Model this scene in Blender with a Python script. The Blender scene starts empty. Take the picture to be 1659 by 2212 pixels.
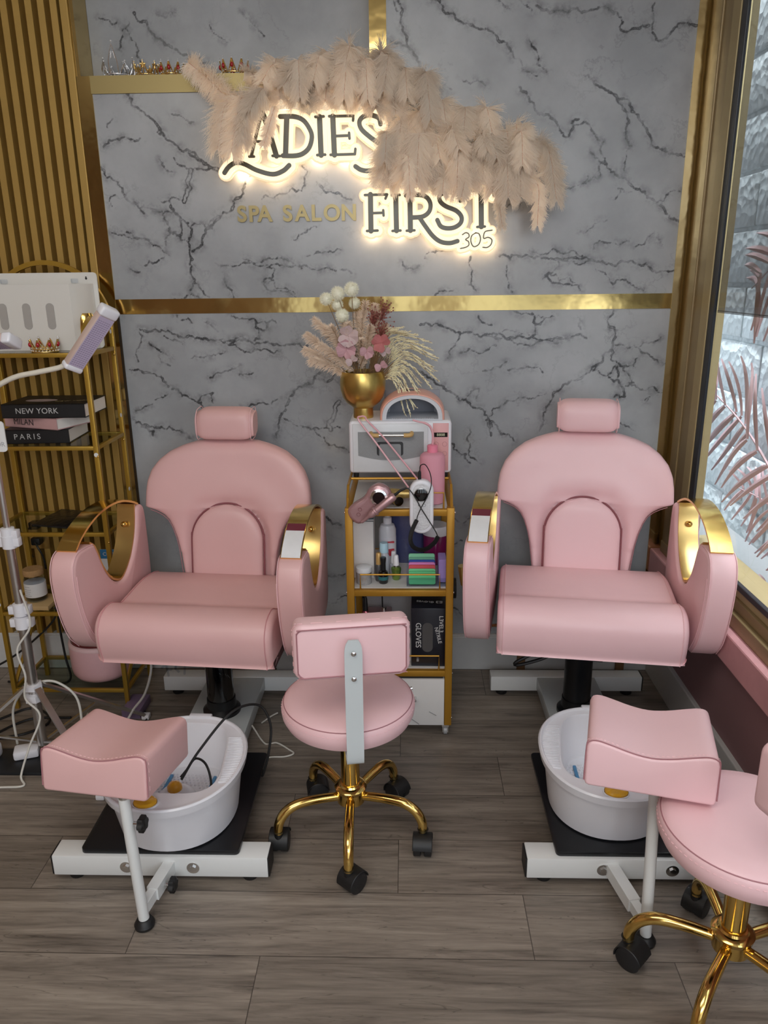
import bpy, bmesh, math, random
import numpy as np
from mathutils import Vector, Matrix
random.seed(7)
C = bpy.context.scene.collection
PI = math.pi
# ---------------------------------------------------------------- camera
cam = bpy.data.cameras.new('camera'); camo = bpy.data.objects.new('camera', cam); C.objects.link(camo)
cam.sensor_fit = 'HORIZONTAL'; cam.sensor_width = 36; cam.lens = 1645/1659*36; cam.clip_start = .05
R_ = Vector((0.99950, 0.02933, -0.01161)); D_ = Vector((-0.00248, -0.29415, -0.95576)); F_ = Vector((-0.03145, 0.95531, -0.29393))
camo.matrix_world = Matrix(((R_.x, -D_.x, -F_.x, 0), (R_.y, -D_.y, -F_.y, 0), (R_.z, -D_.z, -F_.z, 1.55), (0, 0, 0, 1)))
bpy.context.scene.camera = camo
# ---------------------------------------------------------------- world, lights, exposure
vs = bpy.context.scene.view_settings
vs.view_transform = 'Standard'; vs.look = 'None'; vs.gamma = 1; vs.use_curve_mapping = False; vs.exposure = 0.14
w = bpy.data.worlds.new('world'); bpy.context.scene.world = w; w.use_nodes = True
w.node_tree.nodes['Background'].inputs[0].default_value = (.80, .90, 1, 1)
w.node_tree.nodes['Background'].inputs[1].default_value = 1.6
def area(name, loc, rot, sx, sy, power, col):
    l = bpy.data.lights.new(name, 'AREA'); l.shape = 'RECTANGLE'; l.size = sx; l.size_y = sy; l.energy = power; l.color = col
    o = bpy.data.objects.new(name, l); C.objects.link(o); o.location = loc; o.rotation_euler = rot; return o
area('assumed_shopfront_light', (.1, -2.3, 2.35), (math.radians(62), 0, 0), 2.2, .9, 40, (.93, .96, 1))  # assumed light from a shopfront behind the camera, out of view
area('added_alley_fill', (1.21, 2.6, 3.3), (0, math.radians(6), 0), .28, 5.0, 230, (.90, .97, 1))  # area light added above the alley gap to brighten the block wall
area('added_window_fill', (1.33, .1, 1.9), (0, math.radians(80), 0), 1.6, 2.6, 40, (.84, .92, 1))  # area light added outside the window, out of view, to fill the room
area('assumed_ceiling_light', (-.8, .2, 2.86), (math.radians(12), 0, 0), 2.0, 1.4, 42, (1, .95, .88))  # assumed soft overhead light, no such lamp in view

# ---------------------------------------------------------------- materials
def lin(h):
    h = h.lstrip('#'); c = [int(h[i:i+2], 16)/255 for i in (0, 2, 4)]
    return tuple(x/12.92 if x <= .04045 else ((x+.055)/1.055)**2.4 for x in c)+(1,)
MC = {}
def mat(name, col, rough=.5, metal=0, **k):
    if name in MC: return MC[name]
    m = bpy.data.materials.new(name); m.use_nodes = True; MC[name] = m
    N = m.node_tree.nodes; L = m.node_tree.links; b = N['Principled BSDF']
    c = lin(col) if isinstance(col, str) else col
    b.inputs['Base Color'].default_value = c; b.inputs['Roughness'].default_value = rough; b.inputs['Metallic'].default_value = metal
    if 'coat' in k: b.inputs['Coat Weight'].default_value = k['coat']; b.inputs['Coat Roughness'].default_value = .15
    if 'trans' in k: b.inputs['Transmission Weight'].default_value = k['trans']; b.inputs['IOR'].default_value = k.get('ior', 1.2)
    if 'alpha' in k: b.inputs['Alpha'].default_value = k['alpha']
    if 'sheen' in k: b.inputs['Sheen Weight'].default_value = k['sheen']
    if 'sss' in k: b.inputs['Subsurface Weight'].default_value = k['sss']; b.inputs['Subsurface Radius'].default_value = (.01, .006, .005)
    if 'emit' in k: b.inputs['Emission Color'].default_value = lin(k['emit']) if isinstance(k['emit'], str) else k['emit']; b.inputs['Emission Strength'].default_value = k['es']
    tc = N.new('ShaderNodeTexCoord')
    n = N.new('ShaderNodeTexNoise'); n.inputs['Scale'].default_value = k.get('nscale', 60); n.inputs['Detail'].default_value = 4
    L.new(tc.outputs['Object'], n.inputs['Vector'])
    v = k.get('var', .04)
    if v:
        mx = N.new('ShaderNodeMix'); mx.data_type = 'RGBA'
        mx.inputs['A'].default_value = tuple(x*(1-v) for x in c[:3])+(1,); mx.inputs['B'].default_value = tuple(min(1, x*(1+v)) for x in c[:3])+(1,)
        L.new(n.outputs['Fac'], mx.inputs['Factor']); L.new(mx.outputs['Result'], b.inputs['Base Color'])
    if k.get('bump', 0):
        bp = N.new('ShaderNodeBump'); bp.inputs['Strength'].default_value = k['bump']; bp.inputs['Distance'].default_value = k.get('bd', .002)
        L.new(n.outputs['Fac'], bp.inputs['Height']); L.new(bp.outputs['Normal'], b.inputs['Normal'])
    return m
PINK = mat('pink_leather_shaded', '#dfb3b2', .44, nscale=9, bump=.25, bd=.006, var=.03, coat=.06)  # left chair: its dimmer light is put into the leather colour
PINK2 = mat('pink_leather_lit', '#eec6ca', .44, nscale=9, bump=.25, bd=.006, var=.03, coat=.06)  # same leather, brighter: light on right chair and stools put into the colour
SEAM = mat('pink_seam', '#a8757b', .6)
STITCH = mat('pink_stitch', '#f0c4c8', .6)
GOLD = mat('polished_gold', (.78, .53, .16, 1), .14, 1, var=.02)
GOLDB = mat('brushed_gold', (.72, .52, .20, 1), .28, 1, nscale=30, bump=.05, var=.05)
GMIR = mat('gold_mirror_strip', (.56, .41, .16, 1), .13, 1, nscale=4, bump=.3, bd=.012, var=.03)
GFLAT = mat('gold_satin_strip', (.34, .27, .12, 1), .42, .8, nscale=3, bump=.2, bd=.01, var=.05)
GPAINT = mat('painted_gold_tube', '#b08c35', .35, .55, var=.03)
GCART = mat('cart_gold_paint', '#b5852c', .38, .45, var=.03)
WMET = mat('white_enamel_steel', '#dfe1e0', .32, coat=.3, var=.01)
GWHITE = mat('pale_grey_enamel', '#c9d0d2', .32, coat=.2, var=.01)
WPL = mat('white_plastic', '#e6e6ec', .3, coat=.3, var=.01)
BLK = mat('black_rubber', '#151516', .5, var=.1)
BLKP = mat('black_plate', '#101216', .36, var=.1)
BLKG = mat('black_gloss', '#070709', .08, coat=.5, var=0)
CHR = mat('chrome', (.75, .75, .75, 1), .15, 1, var=0)
ALU = mat('brushed_aluminium', (.62, .60, .58, 1), .33, 1, var=.03)
def glass(name, col=(1, 1, 1, 1), tint=.9, refl=1.0):
    m = bpy.data.materials.new(name); m.use_nodes = True; N = m.node_tree.nodes; L = m.node_tree.links
    N.remove(N['Principled BSDF']); o = N['Material Output']
    t = N.new('ShaderNodeBsdfTransparent'); t.inputs[0].default_value = tuple(x*tint for x in col[:3])+(1,)
    g = N.new('ShaderNodeBsdfGlossy'); g.inputs['Roughness'].default_value = .03
    f = N.new('ShaderNodeFresnel'); f.inputs['IOR'].default_value = 1.22
    mu = N.new('ShaderNodeMath'); mu.operation = 'MULTIPLY'; mu.inputs[1].default_value = refl; L.new(f.outputs[0], mu.inputs[0])
    ge = N.new('ShaderNodeNewGeometry'); iv = N.new('ShaderNodeMath'); iv.operation = 'SUBTRACT'; iv.inputs[0].default_value = 1; L.new(ge.outputs['Backfacing'], iv.inputs[1])
    m3 = N.new('ShaderNodeMath'); m3.operation = 'MULTIPLY'; L.new(mu.outputs[0], m3.inputs[0]); L.new(iv.outputs[0], m3.inputs[1])
    x = N.new('ShaderNodeMixShader'); L.new(m3.outputs[0], x.inputs[0]); L.new(t.outputs[0], x.inputs[1]); L.new(g.outputs[0], x.inputs[2]); L.new(x.outputs[0], o.inputs[0])
    return m
GLASS = glass('window_glass'); CLEAR = glass('clear_acrylic', (.93, .96, 1, 1), .93, 1.5); SGLASS = glass('shelf_glass', (.9, .96, .93, 1), .9, 1.2)
RGLASS = glass('rose_lid', (.62, .36, .36, 1), .8, 1.5)
def shade_mat():
    m = bpy.data.materials.new('mesh_roller_shade'); m.use_nodes = True; N = m.node_tree.nodes; L = m.node_tree.links
    b = N['Principled BSDF']; b.inputs['Base Color'].default_value = lin('#6e675f'); b.inputs['Roughness'].default_value = .9; b.inputs['Alpha'].default_value = .5
    return m
SHADE = shade_mat()
def marble():
    m = bpy.data.materials.new('grey_marble_panel'); m.use_nodes = True; N = m.node_tree.nodes; L = m.node_tree.links; b = N['Principled BSDF']
    tc = N.new('ShaderNodeTexCoord')
    def noise(s, d=5, r=.6):
        n = N.new('ShaderNodeTexNoise'); n.inputs['Scale'].default_value = s; n.inputs['Detail'].default_value = d; n.inputs['Roughness'].default_value = r
        L.new(tc.outputs['Object'], n.inputs['Vector']); return n.outputs['Fac']
    def mth(op, a, c, cl=False):
        q = N.new('ShaderNodeMath'); q.operation = op; q.use_clamp = cl
        for i, z in enumerate((a, c)):
            if isinstance(z, (int, float)): q.inputs[i].default_value = z
            else: L.new(z, q.inputs[i])
        return q.outputs[0]
    def mr(v, a, c, d, e):
        q = N.new('ShaderNodeMapRange'); q.interpolation_type = 'SMOOTHSTEP'; L.new(v, q.inputs[0])
        for i, z in enumerate((a, c, d, e)): q.inputs[i+1].default_value = z
        return q.outputs[0]
    at = N.new('ShaderNodeAttribute'); at.attribute_name = 'vd'
    d = at.outputs['Fac']
    d1 = mth('ADD', d, mth('MULTIPLY', mth('SUBTRACT', noise(55), .5), .014))
    line = mr(mth('ABSOLUTE', d1, 0), .0002, .0042, 1, 0)
    line = mth('MULTIPLY', line, mr(noise(14), .3, .62, .15, 1))
    halo = mth('MULTIPLY', mr(d, .0, .028, 1, 0), mr(noise(20, 6, .7), .44, .66, 0, .6))
    # faint procedural secondary veins
    nz = noise(3.2, 8, .62)
    sec = mth('MULTIPLY', mr(mth('ABSOLUTE', mth('SUBTRACT', nz, .5), 0), .0, .012, .28, 0), mr(noise(2.1), .45, .65, 0, 1))
    cloud = mr(noise(2.4, 6, .6), .3, .75, 0, 1)
    base = N.new('ShaderNodeMix'); base.data_type = 'RGBA'; base.inputs['A'].default_value = lin('#979a9d'); base.inputs['B'].default_value = lin('#b6b9bc'); L.new(cloud, base.inputs['Factor'])
    m1 = N.new('ShaderNodeMix'); m1.data_type = 'RGBA'; m1.inputs['B'].default_value = lin('#5f6163'); L.new(base.outputs['Result'], m1.inputs['A']); L.new(mth('ADD', halo, sec, True), m1.inputs['Factor'])
    m2 = N.new('ShaderNodeMix'); m2.data_type = 'RGBA'; m2.inputs['B'].default_value = lin('#2e2f32'); L.new(m1.outputs['Result'], m2.inputs['A']); L.new(mth('MULTIPLY', line, .9), m2.inputs['Factor'])
    L.new(m2.outputs['Result'], b.inputs['Base Color']); b.inputs['Roughness'].default_value = .22; b.inputs['Specular IOR Level'].default_value = .4
    return m
MARBLE = marble()
def wood_floor():
    m = bpy.data.materials.new('grey_oak_laminate'); m.use_nodes = True; N = m.node_tree.nodes; L = m.node_tree.links; b = N['Principled BSDF']
    tc = N.new('ShaderNodeTexCoord'); sp = N.new('ShaderNodeSeparateXYZ'); L.new(tc.outputs['Object'], sp.inputs[0])
    def mth(op, a, c=0., cl=False):
        q = N.new('ShaderNodeMath'); q.operation = op; q.use_clamp = cl
        for i, z in enumerate((a, c)):
            if isinstance(z, (int, float)): q.inputs[i].default_value = z
            else: L.new(z, q.inputs[i])
        return q.outputs[0]
    yy = mth('DIVIDE', mth('SUBTRACT', sp.outputs[1], .022), .2); row = mth('FLOOR', yy); fy = mth('FRACT', yy)
    uu = mth('DIVIDE', mth('SUBTRACT', mth('ADD', sp.outputs[0], mth('MULTIPLY', row, .327)), .623), .982); pi_ = mth('FLOOR', uu); fx = mth('FRACT', uu)
    ex = mth('MULTIPLY', mth('MINIMUM', fx, mth('SUBTRACT', 1, fx)), .982); ey = mth('MULTIPLY', mth('MINIMUM', fy, mth('SUBTRACT', 1, fy)), .2)
    e = mth('MINIMUM', ex, ey)
    gap = N.new('ShaderNodeMapRange'); L.new(e, gap.inputs[0]); gap.inputs[1].default_value = .0004; gap.inputs[2].default_value = .0017; gap.inputs[3].default_value = 1; gap.inputs[4].default_value = 0
    cb = N.new('ShaderNodeCombineXYZ'); L.new(pi_, cb.inputs[0]); L.new(row, cb.inputs[1])
    wn = N.new('ShaderNodeTexWhiteNoise'); L.new(cb.outputs[0], wn.inputs['Vector'])
    cx = N.new('ShaderNodeCombineXYZ'); L.new(mth('ADD', mth('MULTIPLY', sp.outputs[0], 1.6), mth('MULTIPLY', wn.outputs['Value'], 30)), cx.inputs[0]); L.new(mth('MULTIPLY', sp.outputs[1], 22), cx.inputs[1]); L.new(mth('MULTIPLY', wn.outputs['Value'], 9), cx.inputs[2])
    n1 = N.new('ShaderNodeTexNoise'); n1.inputs['Scale'].default_value = 1.3; n1.inputs['Detail'].default_value = 8; n1.inputs['Roughness'].default_value = .68; n1.inputs['Distortion'].default_value = .8; L.new(cx.outputs[0], n1.inputs['Vector'])
    n2 = N.new('ShaderNodeTexNoise'); n2.inputs['Scale'].default_value = 7; n2.inputs['Detail'].default_value = 6; L.new(cx.outputs[0], n2.inputs['Vector'])
    rp = N.new('ShaderNodeValToRGB'); L.new(mth('ADD', mth('MULTIPLY', n1.outputs['Fac'], .75), mth('MULTIPLY', n2.outputs['Fac'], .25)), rp.inputs[0])
    rp.color_ramp.elements[0].position = .32; rp.color_ramp.elements[0].color = lin('#544c45'); rp.color_ramp.elements[1].position = .66; rp.color_ramp.elements[1].color = lin('#978c80')
    q = rp.color_ramp.elements.new(.47); q.color = lin('#7a7066')
    hs = N.new('ShaderNodeHueSaturation'); L.new(rp.outputs[0], hs.inputs['Color']); L.new(mth('ADD', mth('MULTIPLY', wn.outputs['Value'], .3), .82), hs.inputs['Value'])
    # knots and dark cracks
    n3 = N.new('ShaderNodeTexNoise'); n3.inputs['Scale'].default_value = .9; n3.inputs['Detail'].default_value = 3; n3.inputs['Distortion'].default_value = 1.5
    L.new(cx.outputs[0], n3.inputs['Vector'])
    kn = N.new('ShaderNodeMapRange'); L.new(mth('ABSOLUTE', mth('SUBTRACT', n3.outputs['Fac'], .5)), kn.inputs[0]); kn.inputs[1].default_value = 0; kn.inputs[2].default_value = .006; kn.inputs[3].default_value = .45; kn.inputs[4].default_value = 0
    mx = N.new('ShaderNodeMix'); mx.data_type = 'RGBA'; L.new(hs.outputs[0], mx.inputs['A']); mx.inputs['B'].default_value = lin('#2c2622')
    L.new(mth('MAXIMUM', mth('MULTIPLY', gap.outputs[0], .85), kn.outputs[0]), mx.inputs['Factor']); L.new(mx.outputs['Result'], b.inputs['Base Color'])
    b.inputs['Roughness'].default_value = .42
    bp = N.new('ShaderNodeBump'); bp.inputs['Strength'].default_value = .12; bp.inputs['Distance'].default_value = .002; L.new(n2.outputs['Fac'], bp.inputs['Height']); L.new(bp.outputs[0], b.inputs['Normal'])
    return m
FLOOR = wood_floor()

# ---------------------------------------------------------------- mesh helpers
class MB:
    def __init__(s): s.v = []; s.f = []; s.M = None
    def add(s, vs_, fs):
        o = len(s.v)
        s.v += [tuple(s.M @ Vector(p)) if s.M else tuple(p) for p in vs_]
        s.f += [tuple(i+o for i in f) for f in fs]; return s
    def box(s, x0, x1, y0, y1, z0, z1, bev=0, seg=2):
        bm = bmesh.new(); bmesh.ops.create_cube(bm, size=1)
        for v in bm.verts: v.co = Vector(((x0+x1)/2+v.co.x*(x1-x0), (y0+y1)/2+v.co.y*(y1-y0), (z0+z1)/2+v.co.z*(z1-z0)))
        if bev: bmesh.ops.bevel(bm, geom=list(bm.edges), offset=min(bev, .49*min(x1-x0, y1-y0, z1-z0)), segments=seg, profile=.5, affect='EDGES')
        bm.verts.index_update()
        s.add([v.co.copy() for v in bm.verts], [[v.index for v in f.verts] for f in bm.faces]); bm.free(); return s
    def tube(s, pts, r, n=10, closed=False, sx=1, up=None):
        P = [Vector(p) for p in pts]; m = len(P); rs = r if isinstance(r, (list, tuple)) else [r]*m
        vs_ = []; nrm = None
        for i, p in enumerate(P):
            t = ((P[(i+1) % m]-P[i-1]) if closed else (P[min(i+1, m-1)]-P[max(i-1, 0)]))
            t = t.normalized() if t.length > 1e-9 else Vector((0, 0, 1))
            if up is not None: nrm = Vector(up)
            elif nrm is None: nrm = Vector((0, 0, 1)) if abs(t.z) < .9 else Vector((1, 0, 0))
            nrm = (nrm-t*nrm.dot(t)).normalized(); b = t.cross(nrm)
            for k in range(n):
                a = 2*PI*k/n; vs_.append(p+(nrm*math.cos(a)*sx+b*math.sin(a))*rs[i])
        fs = []
        for i in range(m if closed else m-1):
            j = (i+1) % m
            for k in range(n): fs.append((i*n+k, i*n+(k+1) % n, j*n+(k+1) % n, j*n+k))
        if not closed: fs += [tuple(range(n))[::-1], tuple((m-1)*n+k for k in range(n))]
        return s.add(vs_, fs)
    def lathe(s, prof, cx=0, cy=0, cz=0, n=32, sx=1, sy=1):
        vs_ = []; m = len(prof)
        for r, z in prof:
            for k in range(n):
                a = 2*PI*k/n; vs_.append((cx+r*math.cos(a)*sx, cy+r*math.sin(a)*sy, cz+z))
        fs = [(i*n+k, i*n+(k+1) % n, (i+1)*n+(k+1) % n, (i+1)*n+k) for i in range(m-1) for k in range(n)]
        if prof[0][0] > 1e-6: fs.append(tuple(range(n))[::-1])
        if prof[-1][0] > 1e-6: fs.append(tuple((m-1)*n+k for k in range(n)))
        return s.add(vs_, fs)
    def cyl(s, a, b, r, n=20, r2=None):
        a = Vector(a); b = Vector(b); return s.tube([a, b], [r, r if r2 is None else r2], n)
    def sph(s, c, r, n=12, sx=1, sy=1, sz=1):
        return s.lathe([(max(1e-7, r*math.sin(PI*i/n)), -r*sz*math.cos(PI*i/n)) for i in range(n+1)], c[0], c[1], c[2], n*2, sx, sy)
    def prism(s, ol, t0, t1, ax='y', r=0, k=4):
        """outline of 2D points extruded from t0 to t1 along ax, edges rounded by r"""
        n = len(ol); A = sum(ol[i][0]*ol[(i+1) % n][1]-ol[(i+1) % n][0]*ol[i][1] for i in range(n))
        if A < 0: ol = ol[::-1]
        def inset(d):
            if d <= 1e-9: return ol
            o = []
            for i in range(n):
                p0, p1, p2 = Vector(ol[i-1]), Vector(ol[i]), Vector(ol[(i+1) % n])
                e1 = (p1-p0).normalized(); e2 = (p2-p1).normalized(); n1 = Vector((-e1.y, e1.x)); n2 = Vector((-e2.y, e2.x))
                q = (n1+n2); q = q*(1/max(.4, 1+n1.dot(n2)))
                o.append(tuple(p1+q*d))
            return o
        lay = []
        if r:
            lay = [(t0+r*(1-math.cos(PI/2*i/k)), r*(1-math.sin(PI/2*i/k))) for i in range(k+1)]
            lay += [(t1-(z-t0), q) for z, q in lay[::-1]]
        else: lay = [(t0, 0), (t1, 0)]
        vs_ = []
        for t, d in lay:
            for a, b in inset(d):
                vs_.append({'y': (a, t, b), 'x': (t, a, b), 'z': (a, b, t)}[ax])
        m = len(lay); fs = [(i*n+j, i*n+(j+1) % n, (i+1)*n+(j+1) % n, (i+1)*n+j) for i in range(m-1) for j in range(n)]
        fs += [tuple(range(n))[::-1], tuple((m-1)*n+j for j in range(n))]
        return s.add(vs_, fs)
    def loft(s, rings, cap=True):
        n = len(rings[0]); vs_ = [p for r in rings for p in r]; m = len(rings)
        fs = [(i*n+j, i*n+(j+1) % n, (i+1)*n+(j+1) % n, (i+1)*n+j) for i in range(m-1) for j in range(n)]
        if cap: fs += [tuple(range(n))[::-1], tuple((m-1)*n+j for j in range(n))]
        return s.add(vs_, fs)
    def build(s, name, m, parent=None, smooth=True):
        me = bpy.data.meshes.new(name); me.from_pydata(s.v, [], s.f); me.update()
        bm = bmesh.new(); bm.from_mesh(me); bmesh.ops.recalc_face_normals(bm, faces=bm.faces); bm.to_mesh(me); bm.free()
        if smooth:
            me.polygons.foreach_set('use_smooth', [True]*len(me.polygons))
            me.set_sharp_from_angle(angle=math.radians(38))
        me.materials.append(m); o = bpy.data.objects.new(name, me); C.objects.link(o)
        if parent: o.parent = parent
        return o
def tag(o, label, cat, group=None):
    o['label'] = label; o['category'] = cat
    if group: o['group'] = group
    return o
def thing(name, label, cat, loc=(0, 0, 0), rz=0, group=None, rot=None):
    o = bpy.data.objects.new(name, None); C.objects.link(o); o.location = loc; o.rotation_euler = rot or (0, 0, rz); o.empty_display_size = .05
    return tag(o, label, cat, group)
def struct(name, mb, m, smooth=False):
    o = mb.build(name, m, None, smooth); o['kind'] = 'structure'; return o
def lab(o, t): o['label'] = t; return o
def text(name, s, size, m, loc, rot, parent=None, ext=.0006, sx=1, sp=1, align='CENTER', bold=0):
    cu = bpy.data.curves.new(name, 'FONT'); cu.body = s; cu.offset = bold; cu.size = size; cu.extrude = ext; cu.align_x = align; cu.align_y = 'CENTER'; cu.space_character = sp
    t = bpy.data.objects.new(name, cu); C.objects.link(t)
    dg = bpy.context.evaluated_depsgraph_get(); me = bpy.data.meshes.new_from_object(t.evaluated_get(dg)); bpy.data.objects.remove(t)
    M = Matrix.Translation(loc) @ (rot if isinstance(rot, Matrix) else Matrix.Rotation(rot[2], 4, 'Z') @ Matrix.Rotation(rot[1], 4, 'Y') @ Matrix.Rotation(rot[0], 4, 'X')) @ Matrix.Diagonal((sx, 1, 1, 1))
    me.transform(M); me.materials.clear(); me.materials.append(m)
    o = bpy.data.objects.new(name, me); C.objects.link(o)
    if parent: o.parent = parent
    return o
def copy_tree(o, parent=None, label=None, group=None, loc=None, rot=None):
    ch = [x for x in bpy.data.objects if x.parent == o]
    c = o.copy(); C.objects.link(c); c.parent = parent
    if label: c['label'] = label
    if group: c['group'] = group
    if loc is not None: c.location = loc
    if rot is not None: c.rotation_euler = rot
    for x in ch: copy_tree(x, c)
    return c
def arcpts(cx, cy, r, a0, a1, n): return [(cx+r*math.cos(math.radians(a0+(a1-a0)*i/n)), cy+r*math.sin(math.radians(a0+(a1-a0)*i/n))) for i in range(n+1)]
def rrect(x0, x1, y0, y1, r, n=5):
    return arcpts(x1-r, y0+r, r, -90, 0, n)+arcpts(x1-r, y1-r, r, 0, 90, n)+arcpts(x0+r, y1-r, r, 90, 180, n)+arcpts(x0+r, y0+r, r, 180, 270, n)
def smooth_path(pts, n=6, closed=False):
    P = [Vector(p) for p in pts]; m = len(P); o = []
    rng = m if closed else m-1
    for i in range(rng):
        a = P[(i-1) % m] if closed or i > 0 else P[0]*2-P[1]; b = P[i]; c = P[(i+1) % m]; d = P[(i+2) % m] if closed or i+2 < m else P[-1]*2-P[-2]
        for k in range(n):
            t = k/n; o.append(.5*((2*b)+(c-a)*t+(2*a-5*b+4*c-d)*t*t+(3*b-a-3*c+d)*t*t*t))
    if not closed: o.append(P[-1])
    return o
def sp2(pts, n=5, closed=True): return [(p.x, p.y) for p in smooth_path([(a, b, 0) for a, b in pts], n, closed)]
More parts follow.
